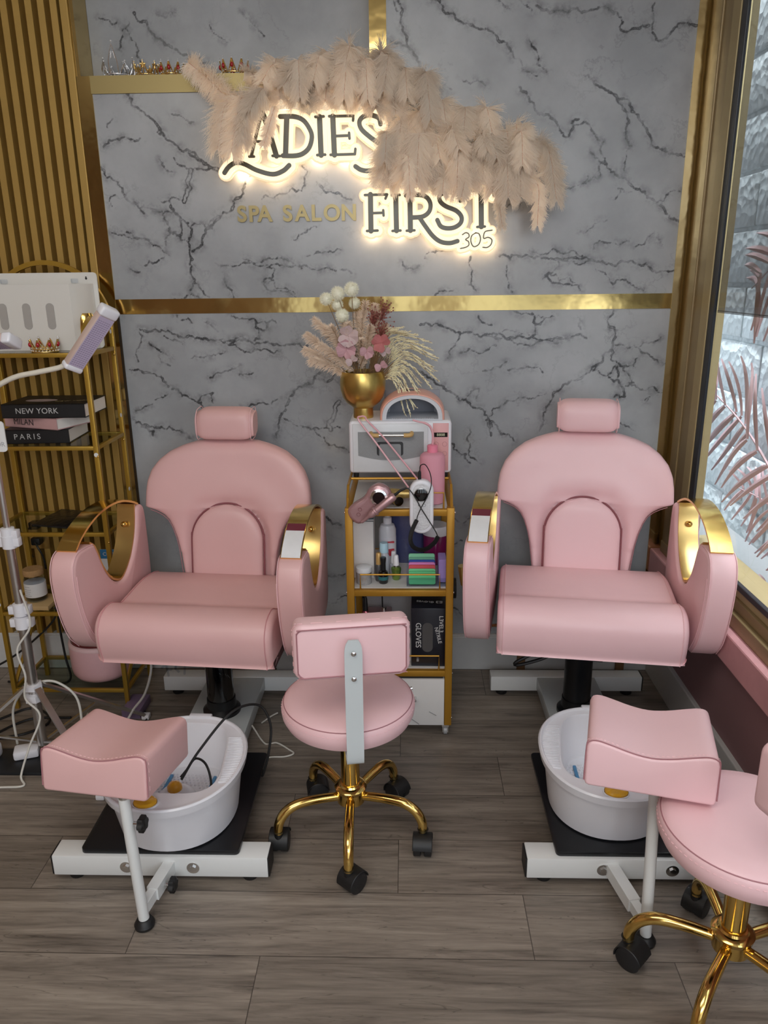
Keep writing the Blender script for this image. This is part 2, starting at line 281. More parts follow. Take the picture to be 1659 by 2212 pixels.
# ================================================================ THE ROOM
VEINS = """2 -1061,1927 -1050,1906 -1028,1895 -1007,1879 -990,1853 -982,1827 -964,1808 -937,1792 -924,1776|1 -937,1792 -897,1791 -875,1780 -859,1770 -824,1777|1 -853,1949 -843,1931 -823,1910 -811,1909|2 -750,1968 -723,1947 -697,1931 -670,1916 -642,1908|1 -802,1954 -787,1928 -760,1917 -726,1914 -681,1916|3 -746,1912 -757,1881 -754,1855 -767,1834 -780,1813|1 -860,1812 -831,1817 -813,1827 -791,1819 -775,1813|2 -832,1814 -828,1793 -813,1774 -791,1755 -770,1742 -760,1723 -772,1685 -774,1653 -766,1620 -778,1576 -763,1548 -784,1515|2 -854,1762 -845,1740 -836,1713 -802,1699 -781,1683|1 -836,1713 -855,1692 -857,1670|2 -798,1750 -794,1723 -802,1699|2 -542,1893 -561,1868 -567,1852 -592,1821 -605,1795 -624,1777 -653,1764 -678,1743 -708,1722 -722,1696 -736,1663 -766,1647|1 -759,1734 -730,1739 -708,1725 -685,1722|1 -653,1764 -664,1767 -682,1754 -708,1725|1 -507,1815 -473,1820 -433,1832 -398,1852 -365,1841 -353,1859 -357,1885 -342,1906 -361,1921|2 -313,1869 -291,1848 -264,1837 -225,1821 -192,1810|1 -992,1715 -970,1699 -936,1693 -904,1668 -875,1660 -849,1635|1 -1049,1716 -1033,1710 -993,1699 -954,1690|1 -940,1600 -904,1611 -867,1629|1 -1018,1838 -1043,1822 -1034,1801|1 -685,1608 -666,1597 -625,1594 -596,1601 -549,1604 -515,1595 -474,1600 -439,1594 -393,1594 -347,1585 -301,1584 -255,1575 -198,1566|1 -588,1623 -549,1604 -508,1617 -461,1627 -427,1616 -398,1599 -376,1585|1 -503,1589 -474,1586 -488,1551 -518,1540 -507,1517 -479,1511 -438,1505 -398,1485|1 -524,1540 -477,1545 -472,1517 -437,1519 -403,1499|1 -994,1590 -960,1581|1 -357,1626 -316,1642 -235,1646|1 -400,1681 -353,1707 -319,1720|1 -845,1487 -797,1498 -751,1486|1 -656,1569 -648,1525 -627,1488|1 -763,1548 -737,1514 -715,1492|2 -944,2153 -931,2124 -892,2095 -857,2066 -838,2041 -809,2007 -784,1987 -752,1977 -702,1937 -639,1906|1 -843,2041 -850,2032 -840,2027|2 -929,2426 -921,2404 -891,2399 -883,2372 -845,2340 -810,2321 -777,2293 -731,2274 -685,2273|1 -952,2400 -965,2378 -948,2351 -926,2310 -920,2273 -912,2255|1 -976,2374 -986,2338 -994,2311|1 -1055,2411 -1024,2406 -994,2397|1 -560,2419 -531,2392 -488,2346|1 -1044,1991 -1009,2010 -964,2021 -911,2016|1 -1000,2082 -1020,2049|1 -857,2420 -816,2417 -785,2423|1 -796,2088 -755,2073 -723,2063|1 -675,2386 -618,2331|2 -59,2298 -21,2286 10,2267 35,2241 50,2205|2 -33,2408 -15,2376 -21,2349 -3,2310 0,2289 16,2264|1 -45,2408 -30,2376|2 77,2406 108,2397 133,2367 170,2345 213,2333 263,2322 294,2299 319,2282 339,2260 352,2235|1 399,2289 419,2259 460,2192|1 352,2235 429,2181|1 297,2401 334,2376|1 364,2400 402,2367|2 416,2383 450,2371 493,2368 548,2372 602,2368 651,2370 676,2359 693,2340 688,2319 704,2305 734,2312 782,2322|1 795,2383 798,2349 793,2306|2 796,2300 829,2275 846,2289 862,2307 897,2325 943,2316|2 374,2149 407,2114 427,2080 460,2062 485,2053 513,2021 533,1997 551,2014 555,2043 574,2049|1 550,2038 600,2042 627,2007 648,1984|2 584,2181 617,2155 669,2127 703,2095 730,2069 741,2040 739,1988 757,1965|2 669,2127 701,2109 736,2103 762,2063 790,2028 818,1987 846,1957 892,1939 938,1930|1 757,1965 736,1947 738,1888|1 619,1949 652,1919 679,1907 650,1955 661,1984|2 679,1901 707,1877 740,1865 774,1834 814,1822 849,1791|1 849,1791 881,1790 898,1820 936,1820|1 653,1908 656,1872 625,1860 593,1849 562,1837 517,1832|1 606,1855 617,1872|1 713,1799 723,1835 769,1822|2 870,1778 898,1748 940,1723|1 603,1696 692,1732|1 653,1639 704,1657 776,1663|1 797,1644 858,1693 888,1649|2 326,1618 363,1605 402,1614 456,1617 489,1610 536,1606 575,1609 635,1605 689,1595 775,1594 822,1580 870,1564 936,1563|1 428,1636 468,1623 521,1635 574,1634 615,1615|1 506,1606 536,1593 518,1565 485,1552 513,1526 554,1519 615,1499|1 479,1540 525,1558 540,1533 594,1525|1 549,1609 590,1590 642,1602|1 97,1486 117,1502 164,1504|1 223,1619 230,1568 218,1523 245,1503|1 62,1612 129,1640|1 -18,1603 42,1590|1 350,1586 352,1548 374,1496|1 664,1570 728,1517 773,1536 836,1497|1 179,2175 211,2163 261,2156|1 91,2176 148,2147|1 465,1952 477,1975 484,1951|1 331,1768 395,1797|2 45,1385 121,1383 150,1372 186,1358 239,1352 285,1351 344,1348 408,1344 455,1344 531,1334 572,1334 612,1345 648,1333|1 285,1351 315,1336 362,1333 386,1319 433,1309 479,1323 532,1314 550,1317|1 382,1430 411,1418 452,1418 487,1409 527,1411|2 446,1423 453,1389 471,1384 493,1400|1 459,1384 464,1349 437,1350|1 315,1339 384,1362 414,1350|1 193,1283 240,1291 322,1310|1 277,1217 365,1252|1 366,1220 431,1228 478,1231 497,1210|1 146,1266 175,1312 197,1358|1 255,1414 305,1382|2 33,1225 69,1204 105,1171 147,1147 184,1123 220,1111 245,1083 288,1059 306,1037 319,1012 301,1025 314,975|1 208,1111 243,1146 264,1152 256,1116|1 306,1049 317,1080 353,1092 394,1106 442,1118 477,1121 512,1135|2 294,1037 325,1025 344,994 375,981 400,956|1 234,1001 223,964 236,939 230,901 274,871|2 168,948 193,914 218,888 237,871|2 737,1426 744,1369 742,1318 748,1278 741,1255 759,1249 778,1231 807,1231|2 738,1289 710,1272 689,1238 662,1208 628,1185 588,1168 559,1144 537,1114 521,1090 504,1060 506,1017 495,993|1 690,1232 679,1214 733,1199 760,1237|2 733,1202 770,1184 796,1148 802,1118 763,1119|2 766,1231 769,1190|1 790,1225 810,1201 830,1172 801,1160|1 806,1172 843,1154 879,1145 908,1153 939,1135|1 821,1306 856,1277 892,1259 917,1241 947,1238|1 825,1300 864,1317 914,1334|1 754,1307 813,1300|1 795,1231 825,1231 840,1260|1 877,1106 893,1118 883,1100|1 794,1022 819,1009 851,991|1 608,1416 621,1393 625,1365|2 -981,1380 -923,1379 -876,1373 -846,1360 -815,1350 -779,1344 -737,1344 -695,1341 -653,1336 -585,1335 -559,1322 -517,1329 -486,1321 -444,1321 -397,1323 -366,1315|1 -695,1339 -654,1320 -613,1302 -572,1296 -524,1306 -471,1295|1 -642,1424 -606,1414 -564,1413 -513,1398 -477,1397|2 -554,1408 -546,1378 -514,1372 -508,1398|1 -543,1373 -540,1342 -564,1335|1 -654,1328 -616,1348 -585,1338|1 -801,1273 -774,1280 -715,1285 -672,1297|1 -738,1201 -682,1225 -625,1245|1 -625,1211 -571,1218|1 -894,1356 -853,1340 -828,1324|1 -922,1284 -904,1258 -881,1247|1 -954,1336 -920,1305 -870,1273|1 -845,1429 -785,1400|1 -742,1405 -693,1369|2 -1035,1233 -1002,1235 -971,1222 -940,1216 -914,1200 -896,1168|2 -886,1158 -860,1155 -829,1136 -803,1120 -777,1109 -736,1087|1 -898,1152 -916,1131 -949,1121|1 -788,1114 -753,1141 -726,1146 -734,1108|1 -661,1081 -617,1086 -584,1102 -540,1107 -503,1112 -483,1123|2 -1039,1045 -1013,1029 -982,1018 -938,1018 -895,1006 -858,995 -827,973|2 -1014,1018 -983,1001 -967,1001 -974,985|1 -1030,1078 -1002,1089 -962,1107|2 -305,1248 -317,1222 -344,1201 -361,1175 -393,1164 -426,1138 -449,1106 -462,1074 -485,1042 -490,998 -499,977|2 -258,1237 -269,1211 -281,1190 -312,1190 -344,1196|1 -270,1190 -244,1169|1 -468,1047 -442,1036 -405,1020 -373,1011 -352,998 -331,976 -288,942 -245,931 -224,914|3 -256,1110 -273,1089 -279,1057 -302,1025 -292,1003|1 -357,1009 -308,1011 -281,1008 -254,1008|1 -313,862 -275,853|1 -385,717 -358,690|1 -987,1372 -988,1321 -999,1264|2 -385,719 -362,674 -338,655 -302,635 -265,622|1 176,647 206,628 242,653 273,666|1 -359,418 -328,411 -284,405 -252,418|1 -352,275 -325,295 -274,316 -248,323|1 183,544 214,557|1 181,269 213,241 264,227|1 35,799 41,796"""
rs = np.random.RandomState(3)
SEG = []
for e in VEINS.split('|'):
    t = e.split(); wd = int(t[0]); P = np.array([[float(q) for q in z.split(',')] for z in t[1:]])/1000
    for lev in range(4):                                   # fractal jitter so that the traced veins look torn
        if len(P) < 2: break
        mid = (P[1:]+P[:-1])/2; dd = np.linalg.norm(P[1:]-P[:-1], axis=1)
        mid = mid+rs.normal(0, 1, mid.shape)*(dd*.13)[:, None]
        Q = np.empty((len(P)+len(mid), 2)); Q[0::2] = P; Q[1::2] = mid; P = Q
    for a, b in zip(P[:-1], P[1:]): SEG.append((a, b, {1: 0., 2: .0012, 3: .006}[wd]))
def marble_grid(name, x0, x1, z0, z1, Y, st=.004):
    nx = int((x1-x0)/st)+2; nz = int((z1-z0)/st)+2
    X = np.linspace(x0, x1, nx); Z = np.linspace(z0, z1, nz); D = np.full((nz, nx), .06, np.float32)
    for a, b, wd in SEG:
        R = .045; xa, xb = min(a[0], b[0])-R, max(a[0], b[0])+R; za, zb = min(a[1], b[1])-R, max(a[1], b[1])+R
        i0, i1 = np.searchsorted(X, xa), np.searchsorted(X, xb); j0, j1 = np.searchsorted(Z, za), np.searchsorted(Z, zb)
        if i0 >= i1 or j0 >= j1: continue
        gx, gz = np.meshgrid(X[i0:i1], Z[j0:j1]); d = b-a; l2 = max(float(d@d), 1e-12)
        t = np.clip(((gx-a[0])*d[0]+(gz-a[1])*d[1])/l2, 0, 1)
        dist = np.hypot(gx-a[0]-t*d[0], gz-a[1]-t*d[1])-wd
        D[j0:j1, i0:i1] = np.minimum(D[j0:j1, i0:i1], dist)
    gx, gz = np.meshgrid(X, Z); n = nx*nz
    co = np.empty((n, 3), np.float32); co[:, 0] = gx.ravel(); co[:, 1] = Y; co[:, 2] = gz.ravel()
    i = (np.arange(nz-1)[:, None]*nx+np.arange(nx-1)[None, :]).ravel()
    F = np.stack([i, i+1, i+nx+1, i+nx], 1).astype(np.int32)
    # back corners give the slab its thickness
    bk = np.array([[x0, Y+.02, z0], [x1, Y+.02, z0], [x1, Y+.02, z1], [x0, Y+.02, z1]], np.float32)
    co = np.vstack([co, bk]); c = [0, nx-1, n-1, n-nx]
    side = [[c[0], n, n+1, c[1]], [c[1], n+1, n+2, c[2]], [c[2], n+2, n+3, c[3]], [c[3], n+3, n, c[0]], [n, n+3, n+2, n+1]]
    F = np.vstack([F, np.array(side, np.int32)])
    me = bpy.data.meshes.new(name); me.vertices.add(len(co)); me.vertices.foreach_set('co', co.ravel())
    me.loops.add(F.size); me.loops.foreach_set('vertex_index', F.ravel()); me.polygons.add(len(F)); me.polygons.foreach_set('loop_start', np.arange(0, F.size, 4, dtype=np.int32))
    me.update(calc_edges=True); me.validate()
    at = me.attributes.new('vd', 'FLOAT', 'POINT'); at.data.foreach_set('value', np.concatenate([D.ravel(), np.full(4, .06, np.float32)]))
    me.materials.append(MARBLE); o = bpy.data.objects.new(name, me); C.objects.link(o); o['kind'] = 'structure'; return o
WY = 2.84
marble_grid('wall_back', -1.052, .938, .155, 1.434, WY)
marble_grid('wall_back', -1.062, .938, 1.486, 2.153, WY)
marble_grid('wall_back', -.067, .938, 2.153, 2.62, WY)
marble_grid('wall_back', -1.094, -.123, 2.207, 2.62, 2.96)
struct('wall_back', MB().box(-3.3, 1.0, 2.985, 3.12, 0, 2.9), mat('plain_wall', '#8f8b86', .7))
struct('floor', MB().box(-3.3, 1.0, -2.6, 3.0, -.05, 0), FLOOR)
struct('ceiling', MB().box(-3.3, 1.06, -2.6, 3.1, 2.9, 2.95), mat('ceiling_paint', '#d8d4cc', .8))
struct('wall_left', MB().box(-3.3, -3.2, -2.6, 3.0, 0, 2.9), mat('warm_wall', '#b79a86', .7))
struct('wall_front', MB().box(-3.3, 1.1, -2.7, -2.6, 0, .4).box(-3.3, 1.1, -2.7, -2.6, 2.4, 2.9).box(-3.3, -1.2, -2.7, -2.6, .4, 2.4).box(-.9, -.3, -2.7, -2.6, .4, 2.4).box(.2, .5, -2.7, -2.6, .4, 2.4), mat('warm_wall', '#b79a86', .7))
# gold trim on the marble wall
struct('trim_1', MB().box(-1.062, .938, WY-.003, WY+.012, 1.434, 1.486), GMIR)
struct('trim_2', MB().box(.938, .990, WY-.004, WY+.012, .155, 2.62), mat('pale_gold_mirror', (.74, .62, .36, 1), .15, 1, nscale=5, bump=.4, bd=.012, var=.04))
struct('trim_3', MB().box(-1.108, -1.060, WY-.004, WY+.012, .155, 2.207), GMIR)
struct('trim_4', MB().box(-1.062, -.067, WY-.006, 2.985, 2.153, 2.207), GFLAT)
struct('trim_5', MB().box(-.123, -.067, WY-.005, 2.96, 2.207, 2.62), GMIR)
struct('trim_6', MB().box(-1.108, -1.0945, WY+.002, 2.98, 2.207, 2.62), GMIR)
struct('trim_shade_7', MB().box(-1.0605, -1.0515, WY-.005, WY+.01, .155, 1.434), mat('shadow_gap_brown', '#2e2314', .4))  # dark strip painted in for the shadow gap at the marble edge
# fluted gold cladding
fl = MB(); x = -1.109
fl.box(-3.2, -1.109, 2.884, 2.98, .143, 2.9)
fl.box(-1.135, -1.109, 2.832, 2.87, .143, 2.62, .002)
x = -1.142
while x > -2.3:
    fl.add([(x, 2.886, .143), (x-.003, 2.834, .143), (x-.025, 2.834, .143), (x-.028, 2.886, .143), (x, 2.886, 2.9), (x-.003, 2.834, 2.9), (x-.025, 2.834, 2.9), (x-.028, 2.886, 2.9)],
           [(0, 1, 5, 4), (1, 2, 6, 5), (2, 3, 7, 6), (0, 3, 2, 1), (4, 5, 6, 7)])
    x -= .0415
struct('trim_8', fl, mat('fluted_gold_panel', '#b3924e', .40, .35, nscale=6, var=.12))
WHB = mat('white_baseboard', '#c4c4c2', .45)
struct('baseboard_back', MB().box(-3.2, .985, 2.822, 2.86, 0, .150, .004).box(-3.2, .985, 2.828, 2.86, .14, .157, .002), WHB)
# right hand wall with its window
RX = .985
MAUVE = mat('mauve_dado_paint', '#8d6b6e', .6); PWOOD = mat('pink_painted_sill', '#c99497', .55, nscale=14, var=.15, bump=.3)
BRONZE = mat('bronze_aluminium', '#8f7c58', .4, .3, var=.05); TAN = mat('tan_aluminium', '#a8986f', .45, .2, var=.05); DARKG = mat('black_window_gasket', '#1c1f26', .35)
struct('wall_right', MB().box(RX, 1.10, -2.6, 2.98, 0, .43), MAUVE)
struct('wall_right', MB().box(RX, 1.10, -2.6, 2.98, 2.62, 2.9), MAUVE)
struct('baseboard_right', MB().box(RX-.016, RX+.01, -2.6, 2.822, 0, .15, .004), WHB)
struct('trim_9', MB().box(.945, 1.11, -2.6, 2.835, .43, .53, .006), PWOOD)
struct('trim_10', MB().box(.972, 1.07, -2.6, 2.80, .53, .575, .003).box(.988, 1.07, -2.6, 2.80, .575, .61, .003), BRONZE)
struct('trim_11', MB().box(.998, 1.06, -2.6, 2.62, .61, .645, .002), TAN)
# corner mullion profile
struct('trim_12', MB().box(.990, 1.06, 2.80, 2.86, .53, 2.62).box(.982, .996, 2.66, 2.80, .53, 2.62, .003).box(.976, .99, 2.735, 2.79, .53, 2.62, .004), BRONZE)
struct('trim_13', MB().box(.980, .996, 2.60, 2.662, .53, 2.62, .003), TAN)
struct('trim_14', MB().box(.984, .994, 2.560, 2.602, .62, 2.62, .002).box(.988, 1.004, -2.6, 2.6, .640, .658, .002), DARKG)
struct('trim_15', MB().box(1.03, 1.06, 2.66, 2.86, .61, 2.62, .003).box(1.02, 1.12, -2.6, 2.70, .60, .628, .002), TAN)
g = MB().box(.992, .996, -2.6, 2.565, .65, 2.62).build('window_1', GLASS, None, False); g['kind'] = 'structure'
sh = MB().box(.9995, 1.0010, -2.6, 2.565, 1.435, 2.62).box(.9985, 1.002, -2.6, 2.565, 1.430, 1.438).build('roller_shade', SHADE, None, False)
tag(sh, 'see-through grey mesh roller shade pulled halfway down the right window', 'window shade')
# ---- outside: painted split-face block wall, ledge, pink palms
def block_mat():
    m = mat('white_painted_block', '#c9d3d6', .6, var=.05); N = m.node_tree.nodes; L = m.node_tree.links; b = N['Principled BSDF']
    tc = N.new('ShaderNodeTexCoord'); n = N.new('ShaderNodeTexNoise'); n.inputs['Scale'].default_value = 17; n.inputs['Detail'].default_value = 6; L.new(tc.outputs['Object'], n.inputs[0])
    v = N.new('ShaderNodeTexVoronoi'); v.inputs['Scale'].default_value = 26; L.new(tc.outputs['Object'], v.inputs[0])
    a = N.new('ShaderNodeMath'); a.operation = 'ADD'; L.new(n.outputs[0], a.inputs[0]); L.new(v.outputs[0], a.inputs[1])
    bp = N.new('ShaderNodeBump'); bp.inputs['Strength'].default_value = .9; bp.inputs['Distance'].default_value = .012; L.new(a.outputs[0], bp.inputs['Height']); L.new(bp.outputs[0], b.inputs['Normal']); return m
BLOCK = block_mat()
bw = MB().box(1.38, 1.5, .3, 5.4, -.2, 3.0)
rr = random.Random(5)
for j in range(15):
    y = .3-(j % 2)*.2
    while y < 5.4:
        bw.box(1.362+rr.random()*.008, 1.39, y+.006, y+.412, j*.215+.008, j*.215+.207, .009, 2); y += .42
struct('wall_outside', bw, BLOCK, True)
struct('floor_outside', MB().box(1.10, 1.38, -.5, 5.4, .45, .52), mat('grey_concrete_ledge', '#8b8e90', .8, bump=.4))
struct('wall_alley_end', MB().box(1.07, 1.38, 5.0, 5.2, .3, 3.0), BLOCK)
PALMP = mat('pink_palm_leaf', '#ecccd2', .5, var=.12, nscale=8); PALMD = mat('dusty_rose_palm_leaf', '#dcbcc0', .5, var=.12, nscale=8)
def palm(label, path, wid, nleaf, length, m, seed, side=(0, 1)):
    r = random.Random(seed); P = smooth_path(path, 10); t = thing('palm_frond', label, 'palm frond', P[0], group='pink palm fronds outside the window')
    o = P[0]; P = [p-o for p in P]
    MB().tube(P, [.006*(1-.75*i/len(P)) for i in range(len(P))], 6).build('stem', m, t)
    lf = MB(); n = len(P)
    for k in range(nleaf):
        f = (k+.5)/nleaf; i = min(n-2, int(f*(n-1))); p = P[i]; T = (P[i+1]-P[i]).normalized()
        for sg in (-1, 1):
            if T.length == 0: continue
            pl = Vector((.25, 1, 0)).normalized(); nn = T.cross(Vector((1, 0, 0))).normalized()*sg
            L_ = length*(.35+.65*math.sin(PI*min(1, f*.85+.12)))*(.9+.2*r.random())
            d = (nn*.8+T*.62).normalized(); pts = []
            for q in range(7):
                s_ = q/6; pts.append(p+d*L_*s_+Vector((.02*math.sin(s_*2+k), 0, -.22*L_*s_*s_)))
            wv = wid*1.7*(.8+.4*r.random()); vs_ = []; tw = Vector((1, 0, 0))*.4
            for q, pt in enumerate(pts):
                s_ = q/6; w_ = wv*math.sin(PI*min(.98, .12+s_*.88))**.7
                b_ = (d.cross(tw)).normalized()
                vs_ += [pt-b_*w_+Vector((.002, 0, 0)), pt+Vector((-.003, 0, 0)), pt+b_*w_+Vector((.002, 0, 0))]
            fs = []
            for q in range(6):
                a = q*3; fs += [(a, a+1, a+4, a+3), (a+1, a+2, a+5, a+4)]
            lf.add(vs_, fs)
    lf.build('leaflets', m, t); return t
palm('large pink palm frond reaching left behind the glass at mid height', [(1.18, 1.95, .70), (1.18, 2.30, .87), (1.18, 2.63, 1.02), (1.17, 2.90, 1.105), (1.15, 3.02, 1.13)], .0085, 24, .30, PALMP, 1)
palm('dusty rose palm frond behind the lower edge of the roller shade', [(1.20, 1.9, 1.62), (1.20, 2.25, 1.66), (1.20, 2.55, 1.62), (1.19, 2.78, 1.50)], .008, 20, .28, PALMD, 2)
palm('drooping pink palm frond low behind the glass above the ledge', [(1.22, 2.0, .60), (1.22, 2.25, .72), (1.22, 2.50, .80), (1.21, 2.74, .80)], .005, 16, .2, PALMP, 3)
palm('thin pink palm frond lying on the outside ledge', [(1.15, 1.9, .535), (1.15, 2.1, .54), (1.15, 2.3, .55), (1.15, 2.46, .56)], .005, 10, .10, PALMP, 4)
# ================================================================ SIGN, LETTERS, CROWNS, PLUMES
def seg_strip(mb, pts, w, y0, y1):
    """flat band of half width w with round ends following 2D points, from y0 to y1"""
    y0 -= len(mb.v)*2e-7; n = len(pts); L_, R_2 = [], []
    for i, (a, b) in enumerate(pts):
        p, q = pts[max(0, i-1)], pts[min(n-1, i+1)]; l = math.hypot(q[0]-p[0], q[1]-p[1]) or 1e-9
        nx, nz = -(q[1]-p[1])/l*w, (q[0]-p[0])/l*w; L_.append((a+nx, b+nz)); R_2.append((a-nx, b-nz))
    def cap(c, st, en):
        a0 = math.atan2(st[1]-c[1], st[0]-c[0]); return [(c[0]+w*math.cos(a0-PI*k/8), c[1]+w*math.sin(a0-PI*k/8)) for k in range(1, 8)]
    E = cap(pts[-1], L_[-1], R_2[-1]); S = cap(pts[0], R_2[0], L_[0])
    v = L_+R_2+E+S; m = len(v); e0, s0 = 2*n, 2*n+7
    fr = [(i, i+1, n+i+1, n+i) for i in range(n-1)]+[tuple([n-1]+[e0+k for k in range(7)]+[2*n-1]), tuple([n]+[s0+k for k in range(7)]+[0])]
    loop = list(range(n))+[e0+k for k in range(7)]+list(range(2*n-1, n-1, -1))+[s0+k for k in range(7)]
    mb.add([(x_, y, z_) for y in (y0, y1) for x_, z_ in v], fr+[tuple(m+i for i in f[::-1]) for f in fr]+[(loop[k], loop[(k+1) % len(loop)], m+loop[(k+1) % len(loop)], m+loop[k]) for k in range(len(loop))])
LOGO = "L -567,2088 -578,1936|L -620,1897 -603,1916 -578,1928 -550,1923 -508,1903 -456,1890 -420,1900 -398,1917|A -480,2082 -500,2025 -525,1947|A -480,2082 -461,2024 -440,1947|A -509,1992 -450,1991|A -532,1946 -516,1946|A -453,1947 -428,1946|D -399,2065 -404,2008 -409,1948|D -421,2066 -374,2065 -344,2053 -324,2026 -318,2002 -328,1971 -351,1952 -379,1946 -418,1947|I -290,2063 -289,1947|I -304,2063 -276,2064|I -302,1947 -275,1948|E -246,2063 -244,1947|E -258,2064 -177,2064|E -177,2064 -179,2050|E -243,2004 -194,2005|E -193,2013 -192,1996|E -257,1947 -175,1948|E -175,1948 -173,1964|S -88,2038 -93,2055 -109,2063 -126,2066 -148,2059 -158,2044 -151,2023 -123,1999 -89,1975 -76,1952 -79,1924 -99,1905 -129,1896 -155,1899 -174,1910|FF -125,1821 -125,1705|FF -144,1820 -69,1821|FF -68,1821 -74,1808|FF -125,1762 -83,1763|FF -82,1771 -81,1754|FF -139,1705 -102,1706|FI -39,1819 -37,1705|FI -52,1818 -25,1819|FI -51,1704 -23,1705|FR 9,1817 11,1705|FR -4,1817 40,1818 66,1810 79,1789 75,1765 53,1749 13,1746|FR 42,1746 62,1718 88,1686 115,1667 146,1662 173,1668|FR -2,1704 25,1705|FS 181,1798 177,1814 157,1824 131,1825 111,1815 112,1797 131,1781 167,1766 185,1747 183,1727 163,1713 137,1710 115,1717 103,1737|FT 250,1828 254,1714|FT 205,1824 208,1831 291,1830 295,1815|FT 240,1713 266,1714|N3 190,1689 201,1695 211,1691 212,1681 201,1673 211,1666 212,1654 200,1647 184,1644|N0 235,1694 222,1685 219,1668 226,1652 236,1650 248,1659 252,1676 246,1691 235,1694|N5 291,1702 267,1697 263,1676 278,1679 291,1671 288,1655 275,1646 261,1647"
GLOW = mat('warm_lit_acrylic', '#b8a890', .5, emit=(1, .80, .52, 1), es=1.12, var=0)
GLOW2 = mat('warm_lit_edge', '#b8a890', .5, emit=(1, .70, .45, 1), es=.68, var=0)
FACE = mat('dark_mirror_face', '#5c5b50', .35, .15, var=0)
def sign(which, label, keys, w0):
    t = thing('illuminated_sign', label, 'sign', (0, 2.822, 1.9 if which == 0 else 1.7))
    off = Vector(t.location); pl = MB(); bd = MB()
    for e in LOGO.split('|'):
        q = e.split(); k = q[0]
        if k not in keys: continue
        pts = [tuple(float(v)/1000 for v in p.split(',')) for p in q[1:]]
        thin = k[0] == 'N'; L2 = sum(math.hypot(pts[i+1][0]-pts[i][0], pts[i+1][1]-pts[i][1]) for i in range(len(pts)-1))
        horiz = len(pts) == 2 and abs(pts[0][1]-pts[1][1]) < .02
        w_ = .0020 if thin else .0042 if (horiz or L2 < .03) else .0074 if len(pts) > 3 else .0088
        if k == 'A' and len(pts) == 3 and pts[-1][0] < -.5: w_ = .0052
        if len(pts) > 3 or thin: pts = sp2(pts, 6, False)
        pts = [(a, b-off.z) for a, b in pts]
        seg_strip(pl, pts, w_+(.0175 if not thin else .015), -.012, -.002); seg_strip(bd, pts, w_+(.0120 if not thin else .010), -.026, -.011)
        key = sign.cur.setdefault(k, MB()); seg_strip(key, pts, w_, -.031, -.0255)
    pl.build('backing_plate', GLOW2, t); bd.build('glowing_body', GLOW, t)
    for k, mb in sign.cur.items(): mb.build('numeral' if k[0] == 'N' else 'letter', FACE, t)
    sign.cur = {}; return t
sign.cur = {}
sign(0, 'warm glowing wall sign reading LADIES, half covered by plumes', ['L', 'A', 'D', 'I', 'E', 'S'], 0)
sign(1, 'warm glowing wall sign reading FIRST 305 under the plumes', ['FF', 'FI', 'FR', 'FS', 'FT', 'N3', 'N0', 'N5'], 0)
for (x, z) in ((-.40, 1.945), (-.30, 1.945), (-.21, 1.945), (-.56, 1.895), (-.45, 1.895), (-.13, 1.90), (-.12, 1.70), (-.03, 1.70), (.10, 1.69), (.20, 1.65), (.28, 1.66)):
    l = bpy.data.lights.new('sign_glow', 'POINT'); l.energy = .26; l.specular_factor = 0; l.color = (1, .72, .42); l.shadow_soft_size = .006
    o = bpy.data.objects.new('sign_glow', l); C.objects.link(o); o.location = (x, 2.831, z); o.visible_camera = True
LETG = mat('satin_gold_letter', '#9c8d62', .35, .5, var=.02)
RX90 = Matrix.Rotation(PI/2, 4, 'X')
for word, xs in (('SPA', (-.577, -.536, -.497)), ('SALON', (-.424, -.380, -.341, -.282, -.214))):
    if word == 'SALON': xs = (-.417, -.366, -.318, -.262, -.203)
    for i, ch in enumerate(word):
        o = text('wall_letter', ch, .072, LETG, (0, 0, 0), RX90, None, .003, 1.0, bold=.0022)
        o.location = (xs[i], 2.834, 1.766); tag(o, 'flat gold wall letter %s, %s in the word %s' % (ch, ['first', 'second', 'third', 'fourth', 'last'][i if not (word == 'SPA' and i == 2) else 4], word), 'letter', 'gold SPA SALON wall letters')
